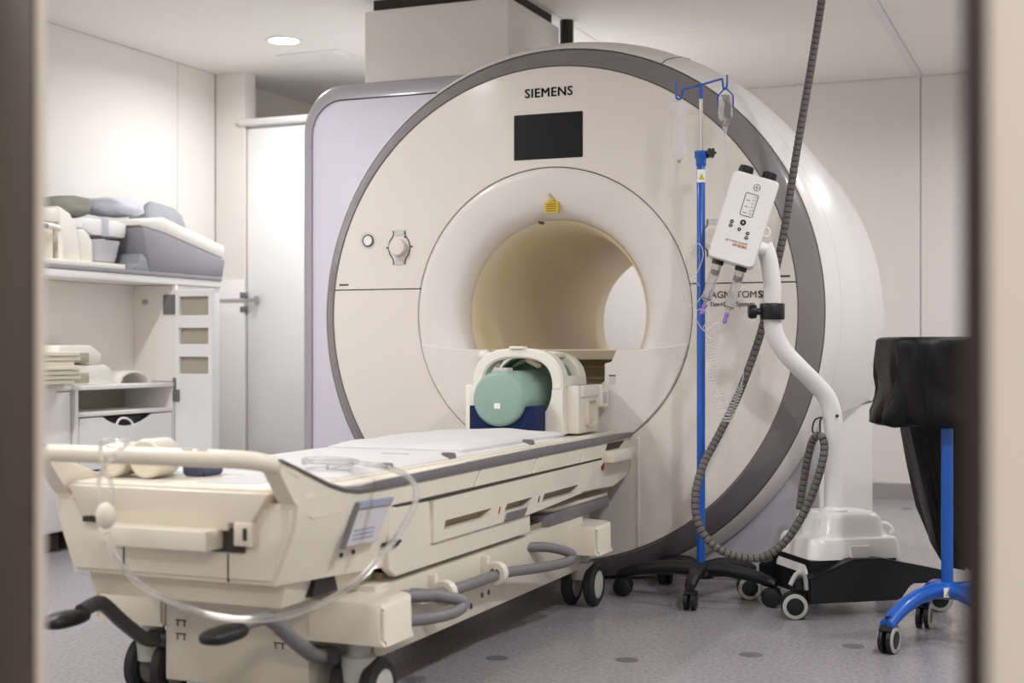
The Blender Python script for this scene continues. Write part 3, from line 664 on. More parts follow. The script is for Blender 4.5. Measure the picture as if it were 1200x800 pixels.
for yy in (3.30, 3.70, 4.33):
    G().prism(rrect(CX+0.240, CX+0.277, 0.6008, 0.6225, (0.001, 0.006, 0.009, 0.002), 3), 'y', yy-0.011, yy+0.011).build('strap', 'stripe', t)
    G().box(CX+0.06, CX+0.15, yy-0.05, yy-0.043, 0.608, 0.6185, 0.001, 1).build('edge_band', 'stripe', t)
sheet('folded_sheet', CX-0.22, CX+0.245, 3.82, 4.72, 0.613, 0.0205, 0.010, 11, '').build('folded_sheet', 'sheet', None, ang=60, label='crumpled white sheet folded on the mattress pad before the head coil', cat='sheet')

# ------------------------------------------------------------------ head coil, foam holder, green phantom
hc = thing('head_coil', 'white arched head coil standing at the scanner end of the table', 'head coil', (CX+0.01, 5.0, 0.605))
hx = CX+0.0; ZT = 0.607
def arch(rx, rz, zc, n=28, e=0.72, a0=0.0, a1=PI):
    f = lambda x: math.copysign(abs(x)**e, x)
    return [(rx*f(math.cos(a0+(a1-a0)*k/n)), zc+rz*f(math.sin(a0+(a1-a0)*k/n))) for k in range(n+1)]
def arch_band(y0, y1, rx, rz, ri, rzi, zc, n=28, a0=0.0, a1=PI, e=0.72):
    o_ = arch(rx, rz, zc, n, e, a0, a1); i_ = arch(ri, rzi, zc, n, e, a0, a1)
    g = G()
    g.loft([[Vector((hx+a[0], y0, a[1])), Vector((hx+a[0], y1, a[1])), Vector((hx+b2[0], y1, b2[1])), Vector((hx+b2[0], y0, b2[1]))] for a, b2 in zip(o_, i_)])
    bmesh.ops.bevel(g.bm, geom=[e_ for e_ in g.bm.edges if abs(e_.verts[0].co.y-e_.verts[1].co.y) < 1e-5], offset=0.006, segments=2, affect='EDGES')
    return g
zc = 0.775
arch_band(4.86, 4.93, 0.185, 0.155, 0.142, 0.118, zc).build('front_arch', 'coilwhite', hc)
arch_band(5.08, 5.15, 0.18, 0.145, 0.135, 0.10, zc).build('rear_arch', 'coilwhite', hc)
for sx in (-0.165, 0.165):
    G().prism([(hx+sx-0.02, zc-0.01), (hx+sx+0.02, zc-0.01), (hx+sx+0.02, zc+0.05), (hx+sx-0.02, zc+0.05)], 'y', 4.92, 5.09, 0.006).build('side_bar', 'coilwhite', hc)
for (xa, za) in ((-0.1, zc+0.128), (0.0, zc+0.142), (0.1, zc+0.128)):
    G().box(hx+xa-0.016, hx+xa+0.016, 4.92, 5.09, za-0.008, za+0.008, 0.005).build('top_bar', 'coilwhite', hc)
G().box(hx-0.03, hx+0.03, 4.85, 4.90, zc+0.152, zc+0.163, 0.004).build('top_cap', 'coilwhite', hc)
# inner green liner (rear half of the shell)
g = arch_band(5.0, 5.10, 0.15, 0.13, 0.142, 0.122, zc, e=0.9); g.build('inner_liner', 'coilgreen', hc)
G().box(hx-0.14, hx+0.14, 5.085, 5.10, zc-0.08, zc+0.10, 0.02).build('liner_back', 'coilgreen', hc)
M1 = Matrix.Translation((hx+0.03, 4.95, zc+0.098)) @ Matrix.Rotation(0.45, 4, 'Y')
G().box(-0.03, 0.03, -0.01, 0.02, -0.008, 0.008, 0.004, 2, M1).build('mirror_pad', 'bore', hc)
# lower cradle: two cheeks with a curved inside
for s in (-1, 1):
    g = G(); n = 14; lo = []
    ins = [(s*0.148*math.cos(t), zc-0.148*math.sin(t)*1.0) for t in [k*(PI/2*0.85)/n for k in range(n+1)]]
    pg = [(hx+s*0.19, ZT), (hx+s*0.19, zc)]+[(hx+a, max(ZT+0.005, z)) for a, z in ins]
    q = pg[-1]; pg.append((q[0], ZT))
    g.prism(pg, 'y', 4.845, 5.14, 0.0)
    g.build('cradle_cheek', 'coilwhite', hc)
    G().box(*sorted((hx+s*0.188, hx+s*0.235)), 4.90, 5.14, ZT, 0.79, 0.008).build('side_module', 'coilwhite', hc)
    G().box(*sorted((hx+s*0.20, hx+s*0.245)), 4.93, 5.15, 0.745, 0.79, 0.006).build('module_ledge', 'coilwhite', hc)
    ct_ = G().prism(rrect(5.10, 5.175, 0.70, 0.785, 0.008), 'x', *sorted((hx+s*0.225, hx+s*0.26)), 0.003, 1).build('plug_block', 'coilwhite', hc)
    G().box(*sorted((hx+s*0.255, hx+s*0.263)), 5.105, 5.155, 0.715, 0.76, 0.004).build('plug_latch', 'panelgrey', ct_)
    G().box(*sorted((hx+s*0.23, hx+s*0.24)), 4.97, 5.07, 0.63, 0.73, 0.02, 3).build('module_dimple', 'tablecream', hc)
G().box(hx-0.15, hx+0.15, 4.86, 5.14, ZT, ZT+0.03, 0.004).build('base_plate', 'coilwhite', hc)
# foam holder with a round cut-out
PX, PZ, PR = hx-0.015, 0.742, 0.103
fx0, fx1, fz0, fz1 = hx-0.14, hx+0.125, 0.6005, 0.715
a0 = math.acos((fz1-PZ)/-(PR+0.002)) if False else math.asin((fz1-PZ)/(PR+0.002))
arc = [(PX+(PR+0.002)*math.cos(t), PZ+(PR+0.002)*math.sin(t)) for t in [a0+(-PI-2*a0)*k/24 for k in range(25)]]
arc = [(x, max(z, fz0+0.004)) for x, z in arc]
G().prism([(fx0, fz0), (fx1, fz0), (fx1, fz1)]+arc+[(fx0, fz1)], 'y', 4.735, 4.835, 0.0).build('foam_holder', 'foamblue', None, label='dark blue foam block with a round cut-out under the green cylinder', cat='foam block')
ph = thing('phantom_bottle', 'pale green cylindrical test phantom lying in the blue foam block', 'phantom', (PX, 4.85, PZ-PR))
G().lathe([(0, 4.705), (PR-0.018, 4.705), (PR-0.006, 4.710), (PR, 4.722), (PR, 5.07), (PR-0.01, 5.08), (0, 5.08)], (PX, 0, PZ), 'y', 56).build('body', 'phantom', ph, ang=50)
G().box(PX-0.012, PX+0.012, 4.7035, 4.7055, PZ-0.035, PZ-0.015).build('sticker', 'white', ph)
G().box(PX-0.028, PX+0.028, 4.735, 4.79, PZ+PR-0.006, PZ+PR+0.012, 0.003).build('filler_cap', 'panelgrey', ph)
G().ellip((CX-0.275, FY-0.02, 0.90), 0.03, 0.03, 0.025).build('dock_knob', 'bodywhite', mri)

# ------------------------------------------------------------------ coil plugs and pad on the near end of the table
p = Vector((CX-0.0, 2.85, 0.607))
for k, (x, r) in enumerate(((-0.25, 0.042), (-0.148, 0.049))):
    G().lathe([(0, 2.80), (r-0.006, 2.80), (r, 2.806), (r, 2.885), (r-0.004, 2.892), (0, 2.892)], (CX+x, 0, 0.609+r), 'y', 36).build('foam_roll', 'tablecream', None,
        label=['smaller cream cushion roll behind the push handle, nearer the drawers', 'larger cream cushion roll in the middle behind the push handle'][k], cat='roll', group='cream rolls behind the push handle')
G().box(CX-0.225, CX-0.17, 2.90, 2.96, 0.6075, 0.672, 0.006).build('connector_box', 'black', None, label='small black box between the two cream rolls', cat='box')
G().prism(rrect(CX-0.115, CX-0.045, 0.6076, 0.652, 0.012), 'y', 2.91, 2.99, 0.005).build('blue_pad', 'bluepad', None, label='small dusty blue pad on the near end of the table', cat='pad')

# ------------------------------------------------------------------ clear call-bulb tube hanging over the push handle
tu = thing('call_bulb_tube', 'clear plastic tube looped over the push handle with a cream bulb', 'tube', at(124, 605, 3.05))
P1 = [(125, 625, 3.03), (140, 660, 3.01), (180, 695, 2.96), (255, 722, 2.92), (330, 722, 2.92), (400, 694, 2.98), (450, 648, 3.08), (480, 604, 3.2), (488, 576, 3.27), (476, 557, 3.36), (446, 546, 3.48), (410, 543, 3.56), (384, 548, 3.6)]
G().tube(spline([at(*q) for q in P1], 10), 0.0075, 10).build('drop_tube', 'clear', tu)
P2 = [(118, 590, 3.04), (115, 565, 3.05), (125, 543, 3.02), (146, 522, 3.0), (150, 517, 3.06), (140, 516, 3.1), (122, 516, 3.1), (118, 524, 3.03), (120, 545, 3.01), (130, 565, 3.03), (131, 590, 3.04)]
G().tube(spline([at(*q) for q in P2], 8), 0.0052, 8).build('handle_loop', 'clear', tu)
q = at(124, 604, 3.035); G().ellip(q, 0.0225, 0.02, 0.029).build('bulb', 'tablecream', tu)
q = [Vector((-1.98+0.03*k/6*math.cos(k*0.9)*2, 0, 0)) for k in range(1)]
cc = at(395, 550, 3.6); cc.z = 0.634
G().tube(spline([cc+Vector((0.075*math.cos(t)-0.02, 0.05*math.sin(t), 0.004*math.sin(t*0.5))) for t in [k*PI/6 for k in range(0, 20)]], 3), 0.0065, 8).build('coiled_end', 'clear', tu)

# ------------------------------------------------------------------ IV stand
def cpt(lat, dep, z): return RT*lat+FW*dep+UP*z
iv_d = 5.10; iv_l = (821.5-600)/F*iv_d
iv = thing('iv_stand', 'blue wheeled infusion stand before the scanner', 'infusion stand', cpt(iv_l, iv_d, 0))
b0 = cpt(iv_l, iv_d, 0)
def zpx(y, d): return H+(HZ-y)/F*d
G().lathe([(0, 0.12), (0.0155, 0.12), (0.0155, zpx(185, iv_d)), (0.014, zpx(184, iv_d)), (0, zpx(184, iv_d))], b0, seg=20).build('lower_pole', 'blue', iv)
G().lathe([(0, 1.5), (0.0075, 1.5), (0.0075, zpx(100, iv_d)), (0, zpx(100, iv_d))], b0, seg=14).build('upper_pole', 'steel', iv)
zc_ = zpx(183, iv_d)
cl = G().lathe([(0, zc_-0.035), (0.019, zc_-0.035), (0.019, zc_-0.012), (0.024, zc_-0.004), (0.024, zc_+0.018), (0, zc_+0.018)], b0, seg=20).build('pole_clamp', 'blue', iv)
kb = b0+RT*0.035-FW*0.01; g = G(); n = 48
prof_ = [((0.0165+0.003*math.cos(6*2*PI*k/n))*math.cos(2*PI*k/n), (0.0165+0.003*math.cos(6*2*PI*k/n))*math.sin(2*PI*k/n)) for k in range(n)]
g.loft([[kb+UP*(zc_+0.01)+RT*u+UP*v_+FW*d for u, v_ in prof_] for d in (-0.014, 0.014)]); g.build('clamp_knob', 'black', iv)
sg = G().loft([[b0+RT*(0.0163*math.sin(t))-FW*(0.0163*math.cos(t))+UP*z for t in [-1.2+2.4*k/10 for k in range(11)]] for z in (zpx(214, iv_d), zpx(199, iv_d))], cap=False).build('warning_sticker', 'white', iv)
g = G(); zt = zpx(207, iv_d); g.prism([(-0.011, -0.012), (0.011, -0.012), (0.0, 0.011)], 'z', 0, 0.0005); g.xf(frame(b0-FW*0.0168+UP*zt, RT, UP)); g.build('sticker_triangle', 'yellow', sg)
ztop = zpx(99, iv_d)
def lp(u, v_): return b0+RT*u+UP*v_
# tilted hook bar with two J hooks, drawn along the stand's own cross direction
hk = (RT*0.93-FW*0.36).normalized()
def hp3(u, z): return b0+hk*u+UP*z
px2m = iv_d/F
hb = [(-29, 93), (-29, 111), (-27, 114), (-24, 114), (-22.5, 110), (-21, 104), (-18, 103), (0, 99.5), (22, 94.5), (24.5, 96), (25.5, 104), (27, 106), (29, 105), (30, 100), (30, 90)]
G().tube(spline([hp3(a*px2m*1.03, zpx(y, iv_d)) for a, y in hb], 4), 0.004, 8).build('hook_bar', 'blue', iv)
G().lathe([(0, zpx(116, iv_d)), (0.0085, zpx(116, iv_d)), (0.0085, ztop+0.003), (0, ztop+0.003)], b0, seg=14).build('hook_stem', 'blue', iv)
hub = G().lathe([(0, 0.085), (0.045, 0.085), (0.05, 0.1), (0.04, 0.125), (0.025, 0.135), (0, 0.135)], b0, seg=24).build('base_hub', 'black', iv)
def small_caster(p, root, r=0.028, w_=0.02, m1='black', rim=None, d=RT):
    """twin-wheel swivel caster standing on the floor under p (x, y)"""
    p = Vector((p[0], p[1], 0)); d = Vector(d).normalized()
    q = frame(p+UP*r, UP.cross(d), UP)     # local z -> axle d
    c_ = G().lathe([(0, 0.006), (0.011, 0.006), (0.011, 0.03+r), (0, 0.03+r)], p+UP*r, seg=12).build('caster', m1, root)
    for sgn in (-1, 1):
        g = G(); o_ = sgn*w_*0.62
        g.lathe([(0, o_-w_*0.45), (r*0.75, o_-w_*0.45), (r, o_-w_*0.3), (r, o_+w_*0.3), (r*0.75, o_+w_*0.45), (0, o_+w_*0.45)], (0, 0, 0), 'z', 22); g.xf(q); w2 = g.build('wheel', m1, c_)
        if rim:
            g = G(); o2 = sgn*(w_*1.09)
            g.lathe([(r*0.66, o2-sgn*0.002), (r*0.68, o2+sgn*0.001), (r*0.94, o2-sgn*0.001), (r*0.97, o2-sgn*0.004)], (0, 0, 0), 'z', 24); g.xf(q); g.build('wheel_rim', rim, c_)
    # hood over the wheels
    g = G(); g.loft([[Vector(((r+0.004)*math.cos(t), (r+0.004)*math.sin(t), sgn*w_*0.9)) for sgn in (-1, 1)]+[Vector(((r+0.001)*math.cos(t), (r+0.001)*math.sin(t), sgn*w_*0.9)) for sgn in (1, -1)] for t in [0.2+k*(2.2)/8 for k in range(9)]]); g.xf(q); g.build('hood', m1, c_)
    return c_
for k, q in enumerate(((-1.605, 4.965), (-1.295, 4.785), (-1.04, 4.955), (-1.195, 5.28), (-1.53, 5.27))):
    e = Vector((q[0], q[1], 0)); d = (e-b0); d.z = 0; L = d.length; d.normalize(); sd = UP.cross(d)
    g = G(); loops = []
    for t, zz, hh, ww in ((0.02, 0.115, 0.028, 0.030), (0.35, 0.120, 0.026, 0.027), (0.7, 0.108, 0.024, 0.024), (0.9, 0.094, 0.022, 0.022), (1.02, 0.082, 0.014, 0.020)):
        c_ = b0+d*(L*t*1.04)+UP*zz
        loops.append([c_+sd*ww*math.cos(a)*1.0+UP*hh*math.sin(a) for a in [2*PI*j/12 for j in range(12)]])
    g.loft(loops).build('base_leg', 'black', iv)
    small_caster((e.x, e.y), iv, 0.034, 0.022, 'black', None, sd)

# infusion bag and glass bottle on the hooks
bgc = hp3(-25.5*px2m*1.03, 0)
bag = thing('infusion_bag', 'empty translucent infusion bag hanging on the stand hook', 'infusion bag', bgc+UP*zpx(192, iv_d))
rows = [(116, 0.4, 0.002), (119, 11, 0.004), (128, 10.2, 0.012), (140, 8.2, 0.016), (155, 8.8, 0.018), (170, 9.6, 0.016), (178, 8.5, 0.012), (184, 5, 0.007), (187, 3, 0.004)]
loops = []
for y, wpx, th in rows:
    c_ = bgc+UP*zpx(y, iv_d); wv = max(0.004, wpx*px2m)
    loops.append([c_+hk*wv*math.cos(a)+hk.cross(UP)*th*math.sin(a) for a in [2*PI*j/20 for j in range(20)]])
G().loft(loops).build('pouch', 'bagplastic', bag, ang=80)
G().lathe([(0.004, zpx(193, iv_d)), (0.006, zpx(188, iv_d)), (0.005, zpx(185.5, iv_d)), (0, zpx(185.5, iv_d))], bgc, seg=12).build('port', 'bagplastic', bag)
G().lathe([(0.0065, zpx(189, iv_d)), (0.0065, zpx(187, iv_d))], bgc, seg=12).build('port_ring', 'recess', bag)
G().tube([bgc+UP*zpx(112, iv_d), bgc+UP*zpx(118, iv_d)], 0.002, 6).build('hanger', 'bagplastic', bag)
btc = hp3(28*px2m*1.03, 0)
bt = thing('infusion_bottle', 'upside-down clear glass infusion bottle in a blue hanger', 'bottle', btc+UP*zpx(153, iv_d))
pz = lambda y: zpx(y, iv_d)
G().lathe([(0, pz(113.5)), (0.020, pz(113.5)), (0.0255, pz(116)), (0.0265, pz(122)), (0.0265, pz(137)), (0.023, pz(141.5)), (0.014, pz(144)), (0.0115, pz(147)), (0.0115, pz(149))], btc, seg=32).build('glass', 'glass', bt, ang=50)
G().lathe([(0, pz(147.5)), (0.0135, pz(147.5)), (0.0135, pz(150)), (0, pz(150))], btc, seg=20).build('cap', 'recess', bt)
G().lathe([(0.009, pz(150)), (0.009, pz(152)), (0.005, pz(156)), (0.003, pz(162))], btc, seg=14).build('spike', 'bagplastic', bt)
for sgn in (-1, 1):
    G().tube(spline([btc+UP*pz(104.5), btc+hk*sgn*0.022+UP*pz(112), btc+hk*sgn*0.029+UP*pz(116), btc+hk*sgn*0.0285+UP*pz(128)], 5), 0.0028, 8).build('hanger_strap', 'blue', bt)
G().tube(spline([btc+UP*pz(162), btc+UP*pz(240)+RT*0.0, btc-RT*0.01+UP*pz(300), btc-RT*0.05+UP*pz(345)-FW*0.03, btc-RT*0.075+UP*pz(360)-FW*0.06], 6), 0.0012, 6).build('drip_line', 'bagplastic', bt)

# ------------------------------------------------------------------ contrast injector
ij_l, ij_d = (977-600)/F*5.0, 5.0
ic = cpt(ij_l, ij_d, 0)
ij = thing('contrast_injector', 'white contrast injector with tilted head on a black wheeled base', 'injector', ic)
# base axes: turned so that one bar points to the camera's left front
bu = (RT*0.97+FW*0.24).normalized(); bv = UP.cross(bu)
def il(u, v_, z): return ic+bu*u+bv*v_+UP*z
def iprism(g, poly, z0, z1, sc=1.0, top=None):
    g.loft([[il(u, v_, z0) for u, v_ in poly], [il(u*sc, v_*sc, z1) for u, v_ in poly]]); return g
# black beam: hexagonal side profile from the photo
pxm = ij_d/F
def beam(name, prof, v0, v1, m):
    g = G(); g.loft([[il(u, v0, z) for u, z in prof], [il(u, v1, z) for u, z in prof]])
    bmesh.ops.recalc_face_normals(g.bm, faces=g.bm.faces)
    bmesh.ops.bevel(g.bm, geom=g.bm.edges[:], offset=0.006, segments=2, affect='EDGES'); return g.build(name, m, ij)
prof = [(-0.20, 0.05), (0.15, 0.05), (0.195, 0.105), (0.34, 0.105), (0.345, 0.135), (0.31, 0.15), (0.08, 0.198), (-0.03, 0.198), (-0.20, 0.135)]
beam('base_beam', prof, -0.21, -0.15, 'black')
beam('base_beam', prof, 0.15, 0.21, 'black')
g = iprism(G(), [(-0.165, -0.16), (0.16, -0.16), (0.16, 0.16), (-0.165, 0.16)], 0.06, 0.19); g.build('base_tray', 'black', ij)
# arm of the base towards the infusion stand
g = G(); g.loft([[il(u, v_+dv, z+dz) for dv, dz in ((-0.03, -0.018), (0.03, -0.018), (0.024, 0.018), (-0.024, 0.018))] for u, v_, z in ((-0.10, -0.12, 0.11), (-0.19, -0.16, 0.125), (-0.25, -0.185, 0.12))]); g.build('base_arm', 'black', ij)
# white cover: stepped, rounded
def rr3(hw, hv, r, z, cu=0.0, cv=0.0): return [il(u+cu, v_+cv, z) for u, v_ in rrect(-hw, hw, -hv, hv, r, 5)]
g = G(); g.loft([rr3(0.189, 0.162, 0.05, 0.14, 0.02), rr3(0.175, 0.152, 0.05, 0.245, 0.02), rr3(0.167, 0.146, 0.05, 0.258, 0.02), rr3(0.145, 0.128, 0.05, 0.264, 0.02), rr3(0.133, 0.119, 0.05, 0.28, 0.02), rr3(0.127, 0.112, 0.05, 0.325, 0.02), rr3(0.110, 0.095, 0.045, 0.342, 0.02)]); cv_ = g.build('base_cover', 'bodywhite', ij, ang=40)
g = G(); g.loft([[il(u, -0.176, z) for u, z in ((-0.012, 0.15), (0.045, 0.15), (0.05, 0.238), (-0.025, 0.238))], [il(u, -0.155, z) for u, z in ((-0.012, 0.15), (0.045, 0.15), (0.05, 0.238), (-0.025, 0.238))]]); g.build('cover_rib', 'bodywhite', cv_)
g = G(); g.tube(spline([il(0.155, 0.0, 0.285), il(0.19, -0.02, 0.29), il(0.212, -0.03, 0.27), il(0.20, -0.04, 0.25)], 5), 0.013, 10); g.build('cover_grip', 'bodywhite', ij)
for (u, v_) in ((-0.245, -0.19), (0.315, -0.18), (-0.245, 0.19), (0.315, 0.18)):
    q = il(u, v_, 0); small_caster((q.x, q.y), ij, 0.045, 0.024, 'black', 'wheelgrey', bv*0.95+bu*0.3)
g = G(); g.tube(spline([il(-0.205, -0.20, 0.10), il(-0.215, -0.205, 0.15), il(-0.245, -0.21, 0.158), il(-0.27, -0.21, 0.12)], 6), 0.008, 8); g.build('brake_lever', 'wheelgrey', ij)
# column and S-shaped arm
G().lathe([(0.05, 0.338), (0.05, 0.349), (0.036, 0.355), (0.0335, 0.36)], ic, seg=28).build('column_collar', 'bodywhite', ij)
colp = [(977, 604, 5.0), (977, 560, 5.0), (977, 520, 5.0), (976, 488, 5.0), (969, 466, 5.0), (955, 449, 4.99), (935, 429, 4.97), (918, 410, 4.96), (907, 388, 4.95), (905, 360, 4.94), (905, 335, 4.93), (901, 305, 4.92), (895, 287, 4.92)]
pa = spline([at(*q) for q in colp], 6)
G().tube(pa, 0.033, 20, rf=lambda t: 0.034-0.003*t).build('support_arm', 'bodywhite', ij)
cl_c = at(905, 365, 4.94)
cb = G().lathe([(0.033, -0.029), (0.042, -0.029), (0.044, -0.025), (0.044, 0.025), (0.042, 0.029), (0.033, 0.029)], cl_c, seg=28).build('arm_clamp', 'black', ij)
g = G(); g.lathe([(0, 0.04), (0.012, 0.04), (0.012, 0.055), (0.024, 0.058), (0.026, 0.075), (0.022, 0.085), (0, 0.085)], (0, 0, 0), 'z', 20); g.xf(frame(cl_c, FW, UP) if False else Matrix.Translation(cl_c) @ (-RT).to_track_quat('Z', 'Y').to_matrix().to_4x4()); g.build('clamp_knob', 'black', cb)
q = at(981, 487, 4.965); G().ellip(q, 0.006, 0.006, 0.006, 10, 8).build('bolt', 'ink', ij)
hkp = [at(968, 512, 5.0), at(962, 512, 4.985), at(961, 494, 4.985), at(963, 489, 4.985), at(955, 492, 4.985), at(952, 503, 4.985), at(955, 510, 4.985)]
G().tube(spline(hkp, 5), 0.0035, 8).build('cable_hook', 'ink', ij)
# tilted injector head (local x right, y up, z towards the viewer)
hcn = at(871, 258, 4.85)
tilt = math.radians(-17)
r_ = (RT*0.985-FW*0.14).normalized()          # face turned a little
u_ = UP
rr_ = (r_*math.cos(tilt)+u_*math.sin(tilt)); uu_ = (u_*math.cos(tilt)-r_*math.sin(tilt))
HM = frame(hcn, rr_, uu_)
hw_, hh_ = 0.083, 0.158
g = G()
pgs = lambda sx, sy, z: [Vector((x, y, z)) for x, y in rrect(-hw_*sx, hw_*sx, -hh_*sy, hh_*sy, 0.016, 4)]
g.loft([pgs(0.9, 0.95, -0.10), pgs(1.0, 1.0, -0.085), pgs(1.0, 1.0, 0.030), pgs(0.985, 0.992, 0.040), pgs(0.94, 0.97, 0.046)]); g.xf(HM)
hd = g.build('injector_head', 'bodywhite', ij, ang=40)
for x in (-0.042, 0.042):
    g = G(); g.lathe([(0, 0.0), (0.026, 0.0), (0.027, 0.006), (0.025, 0.028), (0.022, 0.031), (0, 0.031)], (0, 0, 0), 'y', 24); g.xf(HM @ Matrix.Translation((x, hh_-0.001, -0.02))); g.build('plunger_knob', 'black', hd)
    g = G(); g.lathe([(0, 0.0), (0.021, 0.0), (0.021, -0.016), (0, -0.016)], (0, 0, 0), 'y', 24); g.xf(HM @ Matrix.Translation((x, -hh_+0.001, -0.01))); g.build('syringe_collar', 'black', hd)
def hbox(u0, u1, v0, v1, m, name, z=0.0465): 
    g = G().box(u0, u1, v0, v1, z-0.0012, z); g.xf(HM); g.build(name, m, hd)
def htube(pts, r, m, name, closed=False):
    g = G().tube([Vector((a, b2, 0.0465)) for a, b2 in pts], r, 6, closed); g.xf(HM); g.build(name, m, hd)
# round cross emblem, graphic label
htube([(0.012+0.0115*math.cos(t), 0.117+0.0115*math.sin(t)) for t in [k*PI/12 for k in range(24)]], 0.0009, 'ink', 'emblem_ring', True)
hbox(0.0112, 0.0128, 0.108, 0.126, 'ink', 'emblem_bar'); hbox(0.003, 0.021, 0.1162, 0.1178, 'ink', 'emblem_bar')
htube([(x, y) for x, y in rrect(-0.018, 0.026, 0.012, 0.092, 0.006, 3)], 0.0012, 'ink', 'label_outline', True)
for k in range(6): hbox(0.010, 0.022, 0.02+k*0.012, 0.026+k*0.012, 'panelgrey', 'label_print', 0.0468); 
for k in range(3): hbox(-0.010, 0.004, 0.022+k*0.022, 0.024+k*0.022, 'ink', 'label_print', 0.0468)
for (x, y, r) in ((0.002, -0.012, 0.0095), (-0.036, -0.018, 0.006), (-0.036, -0.033, 0.006), (-0.004, -0.038, 0.006), (0.028, -0.044, 0.006), (0.028, -0.060, 0.006)):
    g = G().lathe([(0, 0.002), (r, 0.002), (r*1.1, -0.001)], (0, 0, 0), 'z', 18); g.xf(HM @ Matrix.Translation((x, y, 0.0465))); kk = g.build('key', 'black', hd)
    g = G().lathe([(0, 0.0026), (r*0.4, 0.0026), (r*0.4, 0.002)], (0, 0, 0), 'z', 10); g.xf(HM @ Matrix.Translation((x, y, 0.0465))); g.build('key_mark', 'panelgrey', kk)
HT = HM @ Matrix.Translation((0.004, -0.092, 0.0468)) @ Matrix.Rotation(PI, 4, 'Z')
text_part('Spectris Solaris EP', 0.0105, HM @ Matrix.Translation((0.0, -0.083, 0.0468)) @ Matrix.Rotation(PI, 4, 'Z'), 'ink', hd, 'head_lettering', 0.0003)
text_part('MEDRAD', 0.0125, HM @ Matrix.Translation((0.014, -0.093, 0.0468)) @ Matrix.Rotation(PI, 4, 'Z'), 'orange_ink', hd, 'head_lettering', 0.0003, 0.0004)
g = G().lathe([(0, -0.02), (0.02, -0.02), (0.024, 0.0), (0.02, 0.02), (0, 0.02)], (0, 0, 0), 'x', 20); g.xf(HM @ Matrix.Translation((hw_+0.006, -0.075, -0.02))); g.build('tilt_joint', 'bodywhite', ij)
q = at(898, 272, 4.87); G().tube([q+RT*0.012*math.cos(t)+UP*0.016*math.sin(t) for t in [k*PI/8 for k in range(16)]], 0.004, 8, True).build('tilt_ring', 'bodywhite', ij)
# two syringes below the head
for k, x in enumerate((-0.042, 0.042)):
    L_ = 0.125 if k == 0 else 0.13
    B = HM @ Matrix.Translation((x, -hh_-0.0155, -0.01))
    sy = thing('contrast_syringe', ['clear syringe in the left socket of the injector, nearer the blue pole', 'clear syringe in the right socket of the injector, nearer the white arm'][k], 'syringe', B.to_translation(), 'injector syringes')
    g = G().lathe([(0.0175, 0.0), (0.0175, -L_), (0.015, -L_-0.006), (0.006, -L_-0.012), (0.004, -L_-0.03)], (0, 0, 0), 'y', 24); g.xf(B); g.build('barrel', 'syringe', sy)
    g = G().lathe([(0, -0.02), (0.0155, -0.02), (0.0155, -0.032), (0.006, -0.04), (0, -0.04)], (0, 0, 0), 'y', 20); g.xf(B); g.build('piston', 'railgrey', sy)
    g = G().tube([Vector((0.010, -0.0, 0.0)), Vector((0.010, -0.02, 0.0))], 0.0015, 6); g.xf(B); g.build('piston_rod', 'darkgrey', sy)
    g = G().lathe([(0.0, -L_-0.022), (0.0075, -L_-0.022), (0.009, -L_-0.03), (0.006, -L_-0.04), (0.008, -L_-0.045), (0.008, -L_-0.056), (0.003, -L_-0.062), (0, -L_-0.062)], (0, 0, 0), 'y', 14); g.xf(B); g.build('luer_lock', 'purple', sy)
    g = G().lathe([(0.0175, -L_), (0.0185, -L_), (0.0185, -L_-0.003), (0.0175, -L_-0.003)], (0, 0, 0), 'y', 20); g.xf(B); g.build('barrel_ring', 'darkgrey', sy)
# spiral line
li = thing('spiral_line', 'thin clear coiled injection line dangling beside the blue pole', 'tube', at(850, 490, 4.86))
pts = [at(844, 378, 4.86), at(836, 380, 4.85), at(826, 388, 4.83), at(818, 378, 4.83), at(813, 368, 4.83), at(822, 362, 4.82), at(832, 372, 4.82), at(824, 384, 4.83), at(832, 392, 4.85)]
G().tube(spline(pts, 6), 0.0016, 6).build('lead', 'bagplastic', li)
hx_ = []
A, B_, C_ = at(832, 393, 4.86), at(836, 440, 4.87), at(852, 494, 4.88)
for k in range(26*12+1):
    t = k/(26*12); base = A.lerp(B_, t*2) if t < 0.5 else B_.lerp(C_, t*2-1); a_ = 2*PI*26*t; rr = 0.010+0.008*t
    hx_.append(base+RT*rr*math.cos(a_)+FW*rr*math.sin(a_))
G().tube(hx_, 0.0013, 5).build('coil', 'bagplastic', li)
A, B_ = at(852, 495, 4.88), at(868, 452, 4.89); hx_ = []
for k in range(12*12+1):
    t = k/(12*12); base = A.lerp(B_, t); a_ = 2*PI*12*t; rr = 0.017-0.006*t; hx_.append(base+RT*rr*math.cos(a_)+FW*rr*math.sin(a_))
G().tube(hx_, 0.0013, 5).build('coil', 'bagplastic', li)
pts = [at(868, 452, 4.89), at(871, 440, 4.9), at(870, 420, 4.9)]
G().tube(spline(pts, 5), 0.0016, 6).build('lead', 'bagplastic', li)
pts = [at(820, 335, 4.8), at(808, 320, 4.78), at(806, 300, 4.78), at(818, 285, 4.78), at(824, 300, 4.78), at(812, 330, 4.8), at(803, 350, 4.82), at(812, 358, 4.83), at(828, 340, 4.83)]
G().tube(spline(pts, 6), 0.0016, 6).build('lead', 'bagplastic', li)

